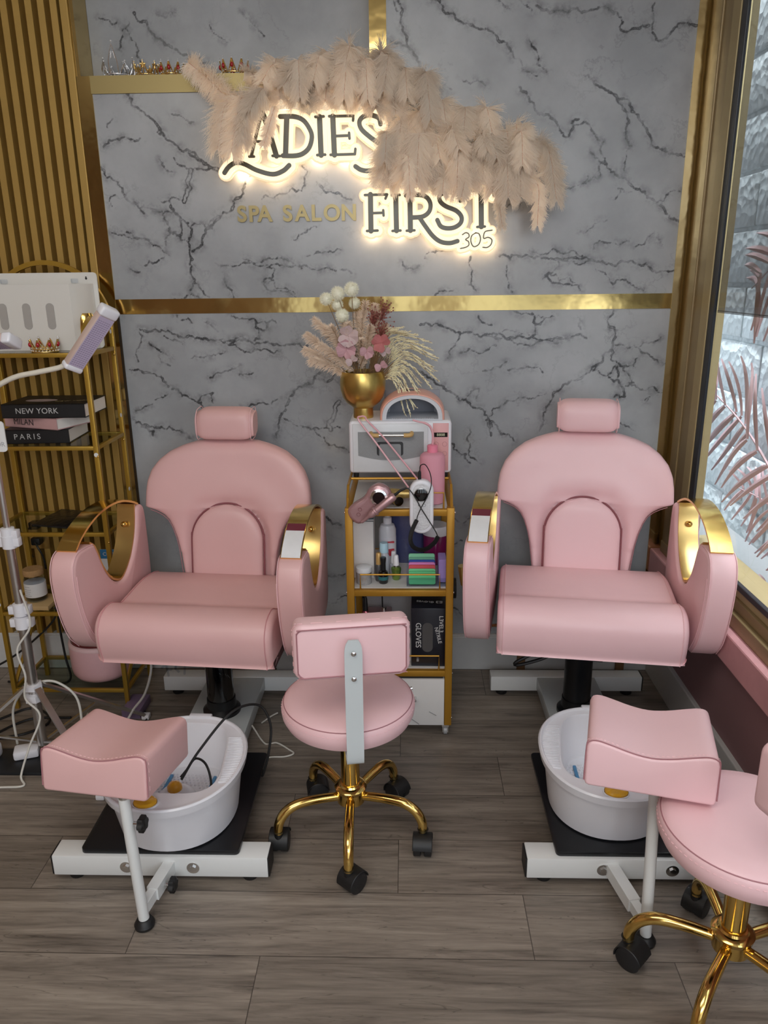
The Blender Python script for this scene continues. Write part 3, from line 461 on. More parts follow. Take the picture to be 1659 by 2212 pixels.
# ---- crowns
SILV = mat('silver_rhinestone', (.85, .85, .86, 1), .18, 1, var=.1, nscale=400, bump=.5)
GOLDC = mat('crown_gold', (.85, .62, .25, 1), .2, 1, var=.1, nscale=300, bump=.5)
RUBY = mat('ruby_glass', '#a8101c', .12, coat=.6, var=0); DIAM = mat('clear_stone', '#f2f2f4', .05, coat=1, var=0, metal=.4)
def crown(label, loc, r, h, npt, m, jewel=None, tall=False, cross=False, tilt=0, open_front=False):
    t = thing('crown', label, 'crown', loc, 0, 'crowns on the gold ledge' if loc[2] > 2 else None)
    if tilt: t.rotation_euler = (tilt, 0, 0)
    b = MB(); s = MB(); j = MB(); d = MB()
    ring = [(r*math.cos(a), r*math.sin(a), .003) for a in [2*PI*k/40 for k in range(40)]]
    b.tube(ring, .0028, 6, True); b.tube([(x_, y_, z_+.009) for x_, y_, z_ in ring], .0018, 6, True)
    for k in range(npt*3):
        a = 2*PI*k/(npt*3)-PI/2; d.sph((r*1.02*math.cos(a), r*1.02*math.sin(a), .006), .0021, 5)
    for k in range(npt):
        a = 2*PI*k/npt-PI/2; c, sn = math.cos(a), math.sin(a); R2 = r*1.12; hh = h*(1 if not tall else (.62+.38*max(0, -sn) if k % 2 == 0 else .45))
        da = PI/npt*.85
        p1 = (r*math.cos(a-da), r*math.sin(a-da), .01); p2 = (r*math.cos(a+da), r*math.sin(a+da), .01); top = (R2*c, R2*sn, hh*.86)
        mid1 = tuple((p1[i]*.45+top[i]*.55) for i in range(3)); mid2 = tuple((p2[i]*.45+top[i]*.55) for i in range(3))
        if tall:
            s.tube(smooth_path([p1, ((p1[0]+c*r*.3)*.93, (p1[1]+sn*r*.3)*.93, hh*.45), top], 5), .0016, 5); s.tube(smooth_path([p2, ((p2[0]+c*r*.3)*.93, (p2[1]+sn*r*.3)*.93, hh*.45), top], 5), .0016, 5)
            for q in range(5): d.sph(tuple(mid1[i]*(.6+.1*q)+top[i]*(.4-.1*q) for i in range(3)), .0028, 5); d.sph(tuple(mid2[i]*(.6+.1*q)+top[i]*(.4-.1*q) for i in range(3)), .0028, 5)
            u = Vector((-sn, c, 0))*.0055; T0 = Vector((R2*c, R2*sn, hh*.88))
            s.tube([T0, T0+u+Vector((0, 0, .007)), T0+Vector((0, 0, .016)), T0-u+Vector((0, 0, .007))], .0008, 5, True); d.sph(T0+Vector((0, 0, .006)), .0033, 6)
        else:
            s.tube(smooth_path([p1, mid1, top], 4), .0022, 5); s.tube(smooth_path([p2, mid2, top], 4), .0022, 5); s.tube([(r*c, r*sn, .01), top], .0018, 5); s.tube([mid1, mid2], .0016, 5)
            d.sph(top, .0028, 6); d.sph((top[0], top[1], hh*.97), .0018, 5)
            if cross:
                u = Vector((-sn, c, 0))*.010; T0 = Vector((R2*c, R2*sn, hh*.72)); s.tube([T0-u, T0+u], .0026, 6); s.tube([T0-Vector((0, 0, .01)), T0+Vector((0, 0, .012))], .0026, 6)
            if jewel: j.sph((R2*.98*c, R2*.98*sn, hh*.52), .0056, 8, 1, 1, 1.45)
            for w_ in (-1, 1): d.sph((r*1.05*math.cos(a+w_*da*.5), r*1.05*math.sin(a+w_*da*.5), hh*.30), .0024, 5)
    b.build('band', m, t); s.build('spires', m, t); d.build('stones', DIAM, t)['kind'] = 'stuff'
    if jewel: j.build('red_jewels', RUBY, t)
    return t
crown('tall silver rhinestone tiara at the left end of the gold ledge', (-.985, 2.905, 2.207), .045, .115, 8, SILV, tall=True)
crown('gold crown of small crosses beside the tall silver tiara', (-.888, 2.905, 2.207), .036, .056, 6, GOLDC, cross=True)
crown('gold crown with red jewels in the middle of the gold ledge', (-.800, 2.905, 2.207), .037, .056, 8, GOLDC, RUBY)
crown('small silver tiara with a diamond shaped tip, right of the middle crown', (-.695, 2.905, 2.207), .032, .068, 6, SILV, tall=True)
crown('gold tiara with red jewels nearest the plumes', (-.585, 2.905, 2.207), .044, .06, 9, GOLDC, RUBY, tilt=.0)
for (x, z, e_) in ((-.52, 2.02, .30), (-.40, 2.10, .22), (-.25, 2.10, .22), (-.12, 2.10, .22), (.02, 1.86, .28), (.15, 1.86, .28), (.28, 1.85, .28)):
    l = bpy.data.lights.new('sign_glow', 'POINT'); l.energy = e_; l.energy *= .45; l.color = (1, .80, .56); l.specular_factor = 0; l.shadow_soft_size = .004  # points added to brighten the plumes, on top of the lit letters
    o = bpy.data.objects.new('sign_glow', l); C.objects.link(o); o.location = (x, 2.800, z)
cd = MB().box(-.43, -.40, 2.93, 2.934, 2.207, 2.26).build('paper_card', mat('white_card', '#d8d8d4', .6)); tag(cd, 'small white card standing on the gold ledge behind the plumes', 'card')
# ---- ostrich plumes
def plume_mat():
    m = bpy.data.materials.new('peach_plume'); m.use_nodes = True; N = m.node_tree.nodes; L = m.node_tree.links; b = N['Principled BSDF']; o = N['Material Output']
    tc = N.new('ShaderNodeTexCoord'); n = N.new('ShaderNodeTexNoise'); n.inputs['Scale'].default_value = 9; L.new(tc.outputs['Object'], n.inputs[0])
    mx = N.new('ShaderNodeMix'); mx.data_type = 'RGBA'; mx.inputs['A'].default_value = lin('#f4e7d8'); mx.inputs['B'].default_value = lin('#fcf5ea'); L.new(n.outputs[0], mx.inputs['Factor'])
    oi = N.new('ShaderNodeObjectInfo'); hv = N.new('ShaderNodeHueSaturation'); L.new(mx.outputs['Result'], hv.inputs['Color']); ma = N.new('ShaderNodeMath'); ma.operation = 'MULTIPLY_ADD'; L.new(oi.outputs['Random'], ma.inputs[0]); ma.inputs[1].default_value = .22; ma.inputs[2].default_value = .94; L.new(ma.outputs[0], hv.inputs['Value']); mx = hv
    L.new(mx.outputs[0], b.inputs['Base Color']); b.inputs['Roughness'].default_value = .8; b.inputs['Specular IOR Level'].default_value = .15
    t = N.new('ShaderNodeBsdfTranslucent'); L.new(mx.outputs[0], t.inputs[0]); x = N.new('ShaderNodeMixShader'); x.inputs[0].default_value = .5
    L.new(b.outputs[0], x.inputs[1]); L.new(t.outputs[0], x.inputs[2]); L.new(x.outputs[0], o.inputs[0]); return m
PLM = plume_mat(); QUILL = mat('plume_quill', '#c9a489', .5)
PLUMES = "-578,2103 -642,2172 -703,2220 38 1|-492,2135 -503,2190 -523,2190 31 1|-434,2143 -430,2210 -463,2157 45 2|-381,2142 -356,2195 -396,2143 48 2|-423,2134 -425,2231 -421,2181 41 1|-299,2127 -280,2233 -298,2157 52 2|-231,2140 -183,2258 -200,2186 48 2|-200,2108 -193,2200 -200,2097 52 3|-134,2111 -132,2224 -126,2100 45 2|-58,2123 -57,2232 -73,2123 52 2|-97,2128 -85,2246 -43,2194 45 1|-544,2077 -588,2112 -622,1961 58 2|-524,2080 -538,2107 -571,1950 58 3|-497,2079 -507,2120 -531,1974 48 3|-431,2067 -427,2074 -461,1962 24 4|-457,2079 -461,2139 -502,2073 52 3|-423,2134 -422,2161 -409,2108 52 1|-362,2133 -361,2160 -356,2100 55 1|-317,2132 -312,2166 -321,2093 52 1|-271,2131 -262,2158 -265,2099 55 1|-218,2131 -210,2144 -211,2091 52 1|-165,2130 -157,2143 -151,2090 52 1|-104,2129 -97,2142 -102,2075 55 1|-44,2114 -44,2141 -37,2061 55 1|-355,2164 -345,2216 -342,2104 41 3|-269,2185 -259,2251 -252,2158 41 1|-163,2197 -165,2263 -149,2170 41 1|-14,2109 -6,2195 1,2102 45 2|54,2063 61,2176 76,2033 48 3|99,2080 31,2175 46,2121 45 2|115,2025 114,2100 130,2004 48 2|181,2020 188,2072 182,1993 45 3|249,2012 255,2070 272,1992 48 3|228,2010 212,2071 243,2003 45 2|353,1984 359,2028 357,1942 45 1|375,1983 381,2027 398,1983 31 1|1,2013 -14,2055 -30,1945 55 2|32,2040 39,2067 62,1985 52 2|-14,1986 -44,2014 -64,1846 62 2|16,1982 1,2003 -11,1853 58 3|39,1951 39,1992 31,1840 58 4|69,1954 77,1981 70,1837 52 3|1,1907 4,1921 10,1801 28 5|122,1939 114,1967 105,1841 55 3|166,1935 166,1956 161,1813 52 4|213,1938 212,1965 203,1836 55 3|251,1923 250,1951 246,1842 52 3|128,1977 143,2010 166,1942 48 4|99,1967 92,1995 107,1918 45 3|270,1961 269,1995 287,1913 48 4|310,1964 324,1998 327,1922 48 3|225,1975 240,1989 256,1934 41 4|290,1895 281,1930 280,1813 55 3|324,1905 323,1940 328,1796 55 4|361,1918 362,1973 369,1796 52 4|343,1943 363,1990 367,1888 45 5|387,1907 390,1962 390,1837 41 3|371,1935 453,1954 489,1786 45 3|355,1877 425,1841 426,1709 34 4|305,1822 299,1808 312,1705 24 4|412,1938 442,1937 479,1866 45 2|-60,1945 -83,1931 -89,1861 45 2|-74,1984 -67,2004 -72,1914 48 3|181,1877 189,1863 175,1796 31 5|121,1864 118,1850 114,1808 31 5"
def plume(P, W, seed, dens=230):
    r = random.Random(seed); n = len(P); acc = [0]
    for i in range(1, n): acc.append(acc[-1]+(P[i]-P[i-1]).length)
    tot = acc[-1]; mb = MB()
    vs_ = mb.v; fs = mb.f; out = Vector((0, -1, 0)); g = Vector((0, 0, -1))
    K = int(dens*max(.8, tot/.12)); cl = [(r.uniform(-.35, .35), r.uniform(-.2, .2), r.uniform(.1, .8)) for _ in range(60)]
    for k in range(K):
        f = (k+r.random())/K; d = f*tot; i = 0
        while i < n-2 and acc[i+1] < d: i += 1
        u = (d-acc[i])/max(1e-6, acc[i+1]-acc[i]); p = P[i].lerp(P[i+1], u); T = (P[i+1]-P[i]).normalized()
        sd = T.cross(out); sd = sd.normalized() if sd.length > .05 else Vector((1, 0, 0)); o2 = sd.cross(T).normalized()
        if o2.y > 0: o2 = -o2
        prof = min(1, .35+3*f)*(.35+.75*math.sin(PI*min(1, .18+.62*f)))
        for q in range(5):
            ci = cl[int(f*29)+(30 if q % 2 else 0)]; phi = r.uniform(.25, 1.0)*1.65*(1 if q % 2 else -1); a = sd*(math.sin(phi)*1.15+ci[0])+o2*(max(-.1, math.cos(phi))*.5+ci[1])
            L_ = W*1.38*prof*r.uniform(.55, 1.1); D = (a+T*r.uniform(.2, .8)).normalized(); cur = ci[2]*r.uniform(.7, 1.2); w_ = .0009
            c0 = p; pts = [c0]; dirv = D.copy()
            for s_ in range(3):
                dirv = (dirv+g*cur*.95+Vector((r.uniform(-.16, .16), r.uniform(-.12, .06), r.uniform(-.12, .12)))).normalized()
                c0 = c0+dirv*L_/3
                if c0.y > 2.828: c0 = Vector((c0.x, 2.828, c0.z))
                pts.append(c0)
            wv = D.cross(Vector((r.uniform(-.3, .3), -1, r.uniform(-.3, .3)))).normalized()*w_; o = len(vs_)
            for s_, c in enumerate(pts):
                e = wv*(1-.22*s_); vs_ += [tuple(c-e), tuple(c+e)]
            for s_ in range(3): fs.append((o+2*s_, o+2*s_+1, o+2*s_+3, o+2*s_+2))
    return mb
for i, e in enumerate(PLUMES.split('|')):
    t = e.split(); wd, l = float(t[-2])/1000, int(t[-1]); P = [tuple(float(v)/1000 for v in q.split(',')) for q in t[:-2]]
    Y = 2.805-.024*l; pts = [Vector((P[0][0], min(2.825, Y+.03), P[0][1])), Vector((P[1][0], Y, P[1][1])), Vector((P[2][0], Y-.035, P[2][1]))]
    P3 = smooth_path(pts, 7); x, z = pts[2].x, pts[2].z
    if i == 0: lb = 'pale plume sticking out to the upper left over the gold ledge'; gp = None
    elif e.startswith('371,1935'): lb = 'cream plume arching out furthest right of the feather mass'; gp = None
    elif e.startswith('355,1877'): lb = 'cream plume drooping lowest at the right end of the feather mass'; gp = None
    elif x < -.42 and z < 2.05: lb = 'peach plume hanging over the L and A at the left end of the sign'
    elif z > 2.08: lb = 'pale peach plume curling over the top edge of the feather mass'
    elif x < .02 and z > 2.0: lb = 'warm lit plume just above the LADIES letters'
    elif x < .02: lb = 'peach plume between the S of LADIES and the F of FIRST'
    elif x < .2 and z > 1.88: lb = 'peach plume in the middle of the feather mass right of the S'
    elif z > 1.87: lb = 'cream plume on the upper right slope of the feather mass'
    else: lb = 'peach plume hanging down over the letters of FIRST'
    if 1: gp = 'ostrich plumes around the sign'
    org = P3[0].copy(); mb = plume(P3, wd*(.85 if i else 1.0), 100+i); mb.v = [(a-org.x, b-org.y, c-org.z) for a, b, c in mb.v]
    ob = thing('ostrich_plume', lb, 'feather', org, group=gp); mb.build('barbs', PLM, ob, False)
    MB().tube([p-org for p in P3], .0011, 5).build('quill', QUILL, ob)
# round pale disc reflected spot is left to the real reflections
# ================================================================ BARBER CHAIRS
def inter(tab, z):
    for i in range(len(tab)-1):
        a, b = tab[i], tab[i+1]
        if a[0] <= z <= b[0]:
            t = (z-a[0])/max(1e-9, b[0]-a[0]); return a[1]+(b[1]-a[1])*t
    return tab[0][1] if z < tab[0][0] else tab[-1][1]
def make_chair(name_label, LEA, loc, rz, dz=0, lever=False, tag_side=1):
    t = thing('salon_chair', name_label, 'salon chair', loc, rz)
    # --- seat
    prof = sp2([(.17, .535), (.06, .556), (-.08, .548), (-.135, .546), (-.20, .573), (-.262, .566), (-.298, .530), (-.303, .48), (-.290, .425), (-.275, .412), (-.10, .418), (.15, .425), (.175, .44), (.178, .50)], 5)
    prof = [(a, b+dz) for a, b in prof]
    MB().prism(prof, -.281, .281, 'x', .022, 5).build('seat', LEA, t)
    sm = MB()
    for sx in (-1, 1): sm.tube([(sx*.262, a, b) for a, b in [(p[0]*1.003, p[1]+(.0015 if p[1] > .5 else 0)) for p in prof]], .0014, 5, True)
    sm.build('seat_piping', STITCH if LEA == PINK2 else mat('pink_piping', '#d39599', .5), t)
    # --- backrest
    W = [(.44, .160), (.50, .168), (.56, .176), (.62, .184), (.66, .193), (.70, .207), (.725, .221), (.742, .240), (.754, .262), (.763, .284), (.768, .300), (.772, .3045), (.785, .304), (.82, .302), (.86, .296), (.90, .280), (.935, .252), (.965, .212), (.985, .165), (1.0, .11), (1.008, .05)]
    TB = .046; arch = [(x_, z_) for x_, z_ in ([(.134, .44), (.134, .655)]+[(.134*math.cos(a), .655+.130*math.sin(a)) for a in [PI/2*k/8 for k in range(1, 9)]])]
    def ytilt(z): return .215+(z-.5)*.16
    def darch(x_, z_):
        x_ = abs(x_); dd = 9
        for i in range(len(arch)-1):
            a = Vector(arch[i]); b = Vector(arch[i+1]); p = Vector((x_, z_)); ab = b-a; u = max(0, min(1, (p-a).dot(ab)/ab.length_squared)); dd = min(dd, (a+ab*u-p).length)
        return dd
    rings = []; nz = 64; M_ = 96
    for z in sorted([.44+(1.008-.44)*(i/nz) for i in range(nz+1)]+[.750, .756, .760, .7655, .768, .770, .772, .775]):
        wv = inter(W, z); e = 1-max(0, (z-.955)/.055)**2.2 if z > .955 else 1; th = TB*math.sqrt(max(.02, e))*(.75+.25*min(1, wv/.28))
        ring = []
        for k in range(M_):
            a = 2*PI*k/M_; c, s = math.cos(a), math.sin(a); n_ = .42
            x_ = wv*math.copysign(abs(c)**n_, c); y_ = th*math.copysign(abs(s)**.62, s)
            if s < 0:
                y_ += .022*math.exp(-(darch(x_, z)/.020)**2); y_ -= .010*math.exp(-((darch(x_, z)-.07)/.05)**2)*(1 if z > .6 else .3)
            ring.append((x_, ytilt(z)+y_+.32*x_*x_*(-1), z+dz))
        rings.append(ring)
    MB().loft(rings).build('backrest', LEA, t)
    # lumbar pad
    rings = []
    for i in range(33):
        z = .44+(.781-.44)*(i/32); wv = .130 if z < .655 else .130*math.sqrt(max(0, 1-((z-.655)/.127)**2)); wv = max(wv, .004)
        e = min(1, (.783-z)/.045); th = .026*math.sqrt(max(.03, 1-(1-max(0, e))**2))
        rings.append([(wv*math.copysign(abs(math.cos(a))**.6, math.cos(a)), ytilt(z)-TB*.86+math.copysign(abs(math.sin(a))**.8, math.sin(a))*th-.32*(wv*math.cos(a))**2, z+dz) for a in [2*PI*k/48 for k in range(48)]])
    MB().loft(rings).build('lumbar_pad', LEA, t)
    ap = [(x_, z_) for x_, z_ in arch]+[(-x_, z_) for x_, z_ in arch[::-1][1:]]
    MB().tube([(x_, ytilt(z_)-TB*.80-.32*x_*x_, z_+dz) for x_, z_ in smooth_path([(a, b, 0) for a, b in ap], 4) and [(p.x, p.y) for p in smooth_path([(a, b, 0) for a, b in ap], 4)]], .0032, 6).build('lumbar_seam', mat('deep_pink_seam', '#8a4f55', .7), t)
    ed = [(wv*sg, z) for sg in (-1, 1) for z, wv in W[:10]]
    MB().tube([(-wv*.985, ytilt(z)-TB*.72-.32*wv*wv, z+dz) for z, wv in W[:10]], .0014, 5).build('back_piping', SEAM, t); MB().tube([(wv*.985, ytilt(z)-TB*.72-.32*wv*wv, z+dz) for z, wv in W[:10]], .0014, 5).build('back_piping', SEAM, t)
    # --- headrest
    hr = MB(); rg = []
    for i in range(25):
        u = -1+2*i/24; x_ = u*.105; s = (1-abs(u)**7)**.35 if abs(u) < 1 else .55; s = max(.72, s)
        rg.append([(x_, ytilt(1.05)-.028+.043*s*math.copysign(abs(math.sin(a))**.6, math.sin(a)), 1.066+dz+.053*s*math.copysign(abs(math.cos(a))**.6, math.cos(a))+.012*math.sin(a)) for a in [2*PI*k/36 for k in range(36)]])
    hr.loft(rg).build('headrest', LEA, t)
    MB().cyl((-.05, ytilt(1.0)+.01, .98+dz), (-.05, ytilt(1.0)+.01, 1.04+dz), .006).cyl((.05, ytilt(1.0)+.01, .98+dz), (.05, ytilt(1.0)+.01, 1.04+dz), .006).build('headrest_post', CHR, t)
    hp = MB()
    for u in (-1, 1): hp.tube([(u*.097, ytilt(1.05)-.028+.0425*math.copysign(abs(math.sin(a))**.6, math.sin(a)), 1.066+dz+.0525*math.copysign(abs(math.cos(a))**.6, math.cos(a))+.012*math.sin(a)) for a in [2*PI*k/36 for k in range(36)]], .0013, 5, True)
    hp.build('headrest_piping', STITCH, t)
    # --- arms
    for sg in (-1, 1):
        A = bpy.data.objects.new('armrest', None)
        notch = [(-.165, .742), (-.135, .668), (-.095, .612), (-.045, .584), (.0, .592), (.05, .634), (.088, .69), (.108, .745), (.116, .785)]
        ol = [(-.215, .425), (-.262, .480), (-.292, .560), (-.308, .640), (-.310, .700), (-.298, .742), (-.270, .766), (-.225, .768), (-.182, .764)]+notch+[(.128, .797), (.152, .797), (.170, .775), (.176, .70), (.176, .56), (.168, .48), (.13, .435), (0, .415), (-.16, .412)]
        body = MB(); x0, x1 = (.288, .368)
        ol = [(a, b+dz) for a, b in ol]
        body.prism(sp2(ol, 3), x0, x1, 'x', .013, 4)
        sp = math.radians(2.5)
        def fix(mb):
            mb.v = [((x_+(-(y_-.16)*math.tan(sp)))*sg, y_, z_) for x_, y_, z_ in mb.v]; return mb
        ao = fix(body).build('armrest', LEA, t)
        mid = (x0+x1)/2; sw = .031
        arc = [(-.268, .769), (-.235, .795), (-.18, .822), (-.11, .842), (-.03, .848), (.04, .840), (.10, .820), (.142, .800)]
        def band(path, wid=sw, th=.0035):
            mb = MB(); rg = []; P = [Vector((0, a, b+dz)) for a, b in sp2(path, 4, False)]
            for i, p in enumerate(P):
                T = (P[min(i+1, len(P)-1)]-P[max(i-1, 0)]).normalized(); Nn = Vector((1, 0, 0)).cross(T)
                rg.append([(mid-wid, p.y+Nn.y*th, p.z+Nn.z*th), (mid+wid, p.y+Nn.y*th, p.z+Nn.z*th), (mid+wid, p.y-Nn.y*th, p.z-Nn.z*th), (mid-wid, p.y-Nn.y*th, p.z-Nn.z*th)])
            return mb.loft(rg)
        fix(band(arc)).build('gold_arm_strap', GOLD, t)
        inner = [(a+.004*(-1 if a > -.04 else 1), b+.004) for a, b in notch]
        fix(band([(-.19, .770)]+inner+[(.118, .805)])).build('gold_arm_lining', GOLDB, t)
        for sy_, sz_ in ((.085, .742), (-.045, .594)): sc = MB(); sc.sph((mid, sy_, sz_+dz), .010, 8, 1, 1, 1); fix(sc).build('dome_screw', GOLD, t)
        st = MB()
        for xx in (x0+.004, x1-.004): st.tube([(xx, a, b) for a, b in [((p[0])*1.002, p[1]) for p in sp2(ol[:9], 4, False)]], .0013, 5)
        st.tube([(x0-.0008, a, b) for a, b in sp2([(-.205, .43+dz), (-.25, .49+dz), (-.28, .56+dz), (-.297, .64+dz), (-.298, .70+dz)], 4, False)], .001, 5)
        fix(st).build('arm_piping', STITCH, t)
        if sg == tag_side:
            tg = MB(); tg.v = []
            def patch(u0, u1, th):
                P = sp2(arc, 4, False); i0, i1 = int(u0*len(P)), int(u1*len(P)); rg = []
                for i in range(i0, i1+1):
                    a = Vector((0,)+tuple(P[max(0, i-1)])); b = Vector((0,)+tuple(P[min(len(P)-1, i+1)])); T = (b-a).normalized(); Nn = Vector((1, 0, 0)).cross(T)
                    if Nn.z < 0: Nn = -Nn
                    p = Vector((0, P[i][0], P[i][1]+dz)); q = p+Nn*(.0038+th); s_ = p+Nn*.003
                    rg.append([(mid-.0285, q.y, q.z), (mid+.0285, q.y, q.z), (mid+.0285, s_.y, s_.z), (mid-.0285, s_.y, s_.z)])
                return MB().loft(rg)
            fix(patch(.02, .30, .0008)).build('white_sticker', mat('sticker_white', '#e4e4e6', .5), t)
            fix(patch(.30, .36, .0008)).build('sticker_band', mat('sticker_maroon', '#6d1f35', .5), t)
            l1 = MB()
            for q_ in range(2): l1.box(mid-.012, mid+.012, -.262+.010*q_, -.260+.010*q_, .775+.008*q_+dz, .7755+.008*q_+dz+.002)
            fix(l1).build('sticker_print', mat('grey_print', '#77777c', .6), t)
    # --- mechanism, column
    MB().box(-.15, .13, -.14, .10, .375+dz, .42+dz, .006).box(-.06, .06, -.16, .12, .34+dz, .385+dz, .005).build('seat_mechanism', BLKP, t)
    MB().lathe([(.047, .10), (.047, .36+dz)]).build('hydraulic_column', BLKG if not lever else BLKP, t)
    MB().lathe([(.066, .080), (.066, .092), (.052, .104), (.050, .135)]).build('column_collar', BLKP, t)
    # --- steel base
    b = MB(); b.box(-.29, .29, -.728, -.664, .022, .084, .003); b.build('front_bar', WMET, t)
    MB().box(-.285, .29, .232, .290, .022, .082, .003).build('rear_bar', WMET, t)
    MB().box(-.110, .110, -.67, .235, .030, .080, .003).build('base_plank', GWHITE, t)
    for q_ in ((.290, .294, -.726, -.666, .024, .082), (-.294, -.290, -.726, -.666, .024, .082), (.290, .294, .234, .288, .024, .080)): MB().box(*q_).build('end_cap', BLK, t)
    for x_, y_ in ((-.24, -.696), (.235, -.696), (-.24, .261), (.24, .261)): MB().lathe([(.020, 0), (.022, .004), (.022, .014), (.012, .022)], x_, y_, 0, 20).build('rubber_foot', BLK, t)
    for x_ in (-.09, .09): MB().tube([(x_, -.7275, .052), (x_, -.7305, .052)], .017, 20).tube([(x_, -.7305, .052), (x_, -.735, .052)], .009, 6).build('bolt', CHR, t)
    MB().prism(rrect(-.213, .213, -.718, -.278, .012), .0845, .099, 'z', .002, 2).build('foot_plate', BLKP, t)
    # pump pedal and recline lever
    if lever:
        pd = smooth_path([(-.02, -.02, .34+dz), (-.08, -.03, .345+dz), (-.15, -.04, .30+dz), (-.215, -.05, .262+dz), (-.205, -.045, .25+dz), (-.13, -.03, .27+dz), (-.07, -.02, .30+dz), (-.02, -.02, .30+dz)], 4)
        MB().tube(pd, .006, 8).build('pump_pedal', BLK, t)
        lv = smooth_path([(-.27, -.02, .385+dz), (-.34, -.04, .385+dz), (-.362, -.05, .388+dz), (-.376, -.055, .40+dz), (-.388, -.08, .48+dz), (-.398, -.10, .57+dz)], 5)
        MB().tube(lv, .0055, 8).build('recline_lever', mat('copper_gold', (.62, .36, .18, 1), .22, 1), t)
        MB().tube([(-.398, -.10, .56+dz), (-.400, -.105, .58+dz), (-.402, -.11, .63+dz)], [.008, .009, .014], 14).build('lever_grip', GOLDB, t)
    else:
        pw = MB(); r = random.Random(4)
        for q in range(7):
            x_ = -.16+.012*q; pts = [(x_+r.uniform(-.01, .01), -.10+r.uniform(-.02, .02), .40-.045*k*r.uniform(.7, 1.1)) for k in range(4)]
            pw.tube(smooth_path(pts, 4), [.004]*13, 5)
        for q in range(3):
            x_ = .05+.012*q; pts = [(x_+r.uniform(-.01, .01), -.12+r.uniform(-.02, .02), .40-.05*k*r.uniform(.7, 1.1)) for k in range(4)]
            pw.tube(smooth_path(pts, 4), [.003]*13, 5)
        pw.build('torn_plastic_wrap', CLEAR, t)
    return t
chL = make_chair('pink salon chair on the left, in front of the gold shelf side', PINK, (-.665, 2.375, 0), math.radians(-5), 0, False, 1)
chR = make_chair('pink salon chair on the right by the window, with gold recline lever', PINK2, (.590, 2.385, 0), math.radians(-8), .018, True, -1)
for o in bpy.data.objects:
    if o.parent == chR and o.name.split('.')[0] in ('front_bar', 'rear_bar', 'base_plank', 'end_cap', 'rubber_foot', 'bolt', 'foot_plate'): o.rotation_euler = (0, 0, math.radians(8)); o.location = Matrix.Rotation(math.radians(8), 3, 'Z') @ Vector((.012, 0, 0))
    if o.parent == chL and o.name.split('.')[0] in ('front_bar', 'rear_bar', 'base_plank', 'end_cap', 'rubber_foot', 'bolt', 'foot_plate'): o.rotation_euler = (0, 0, math.radians(5))
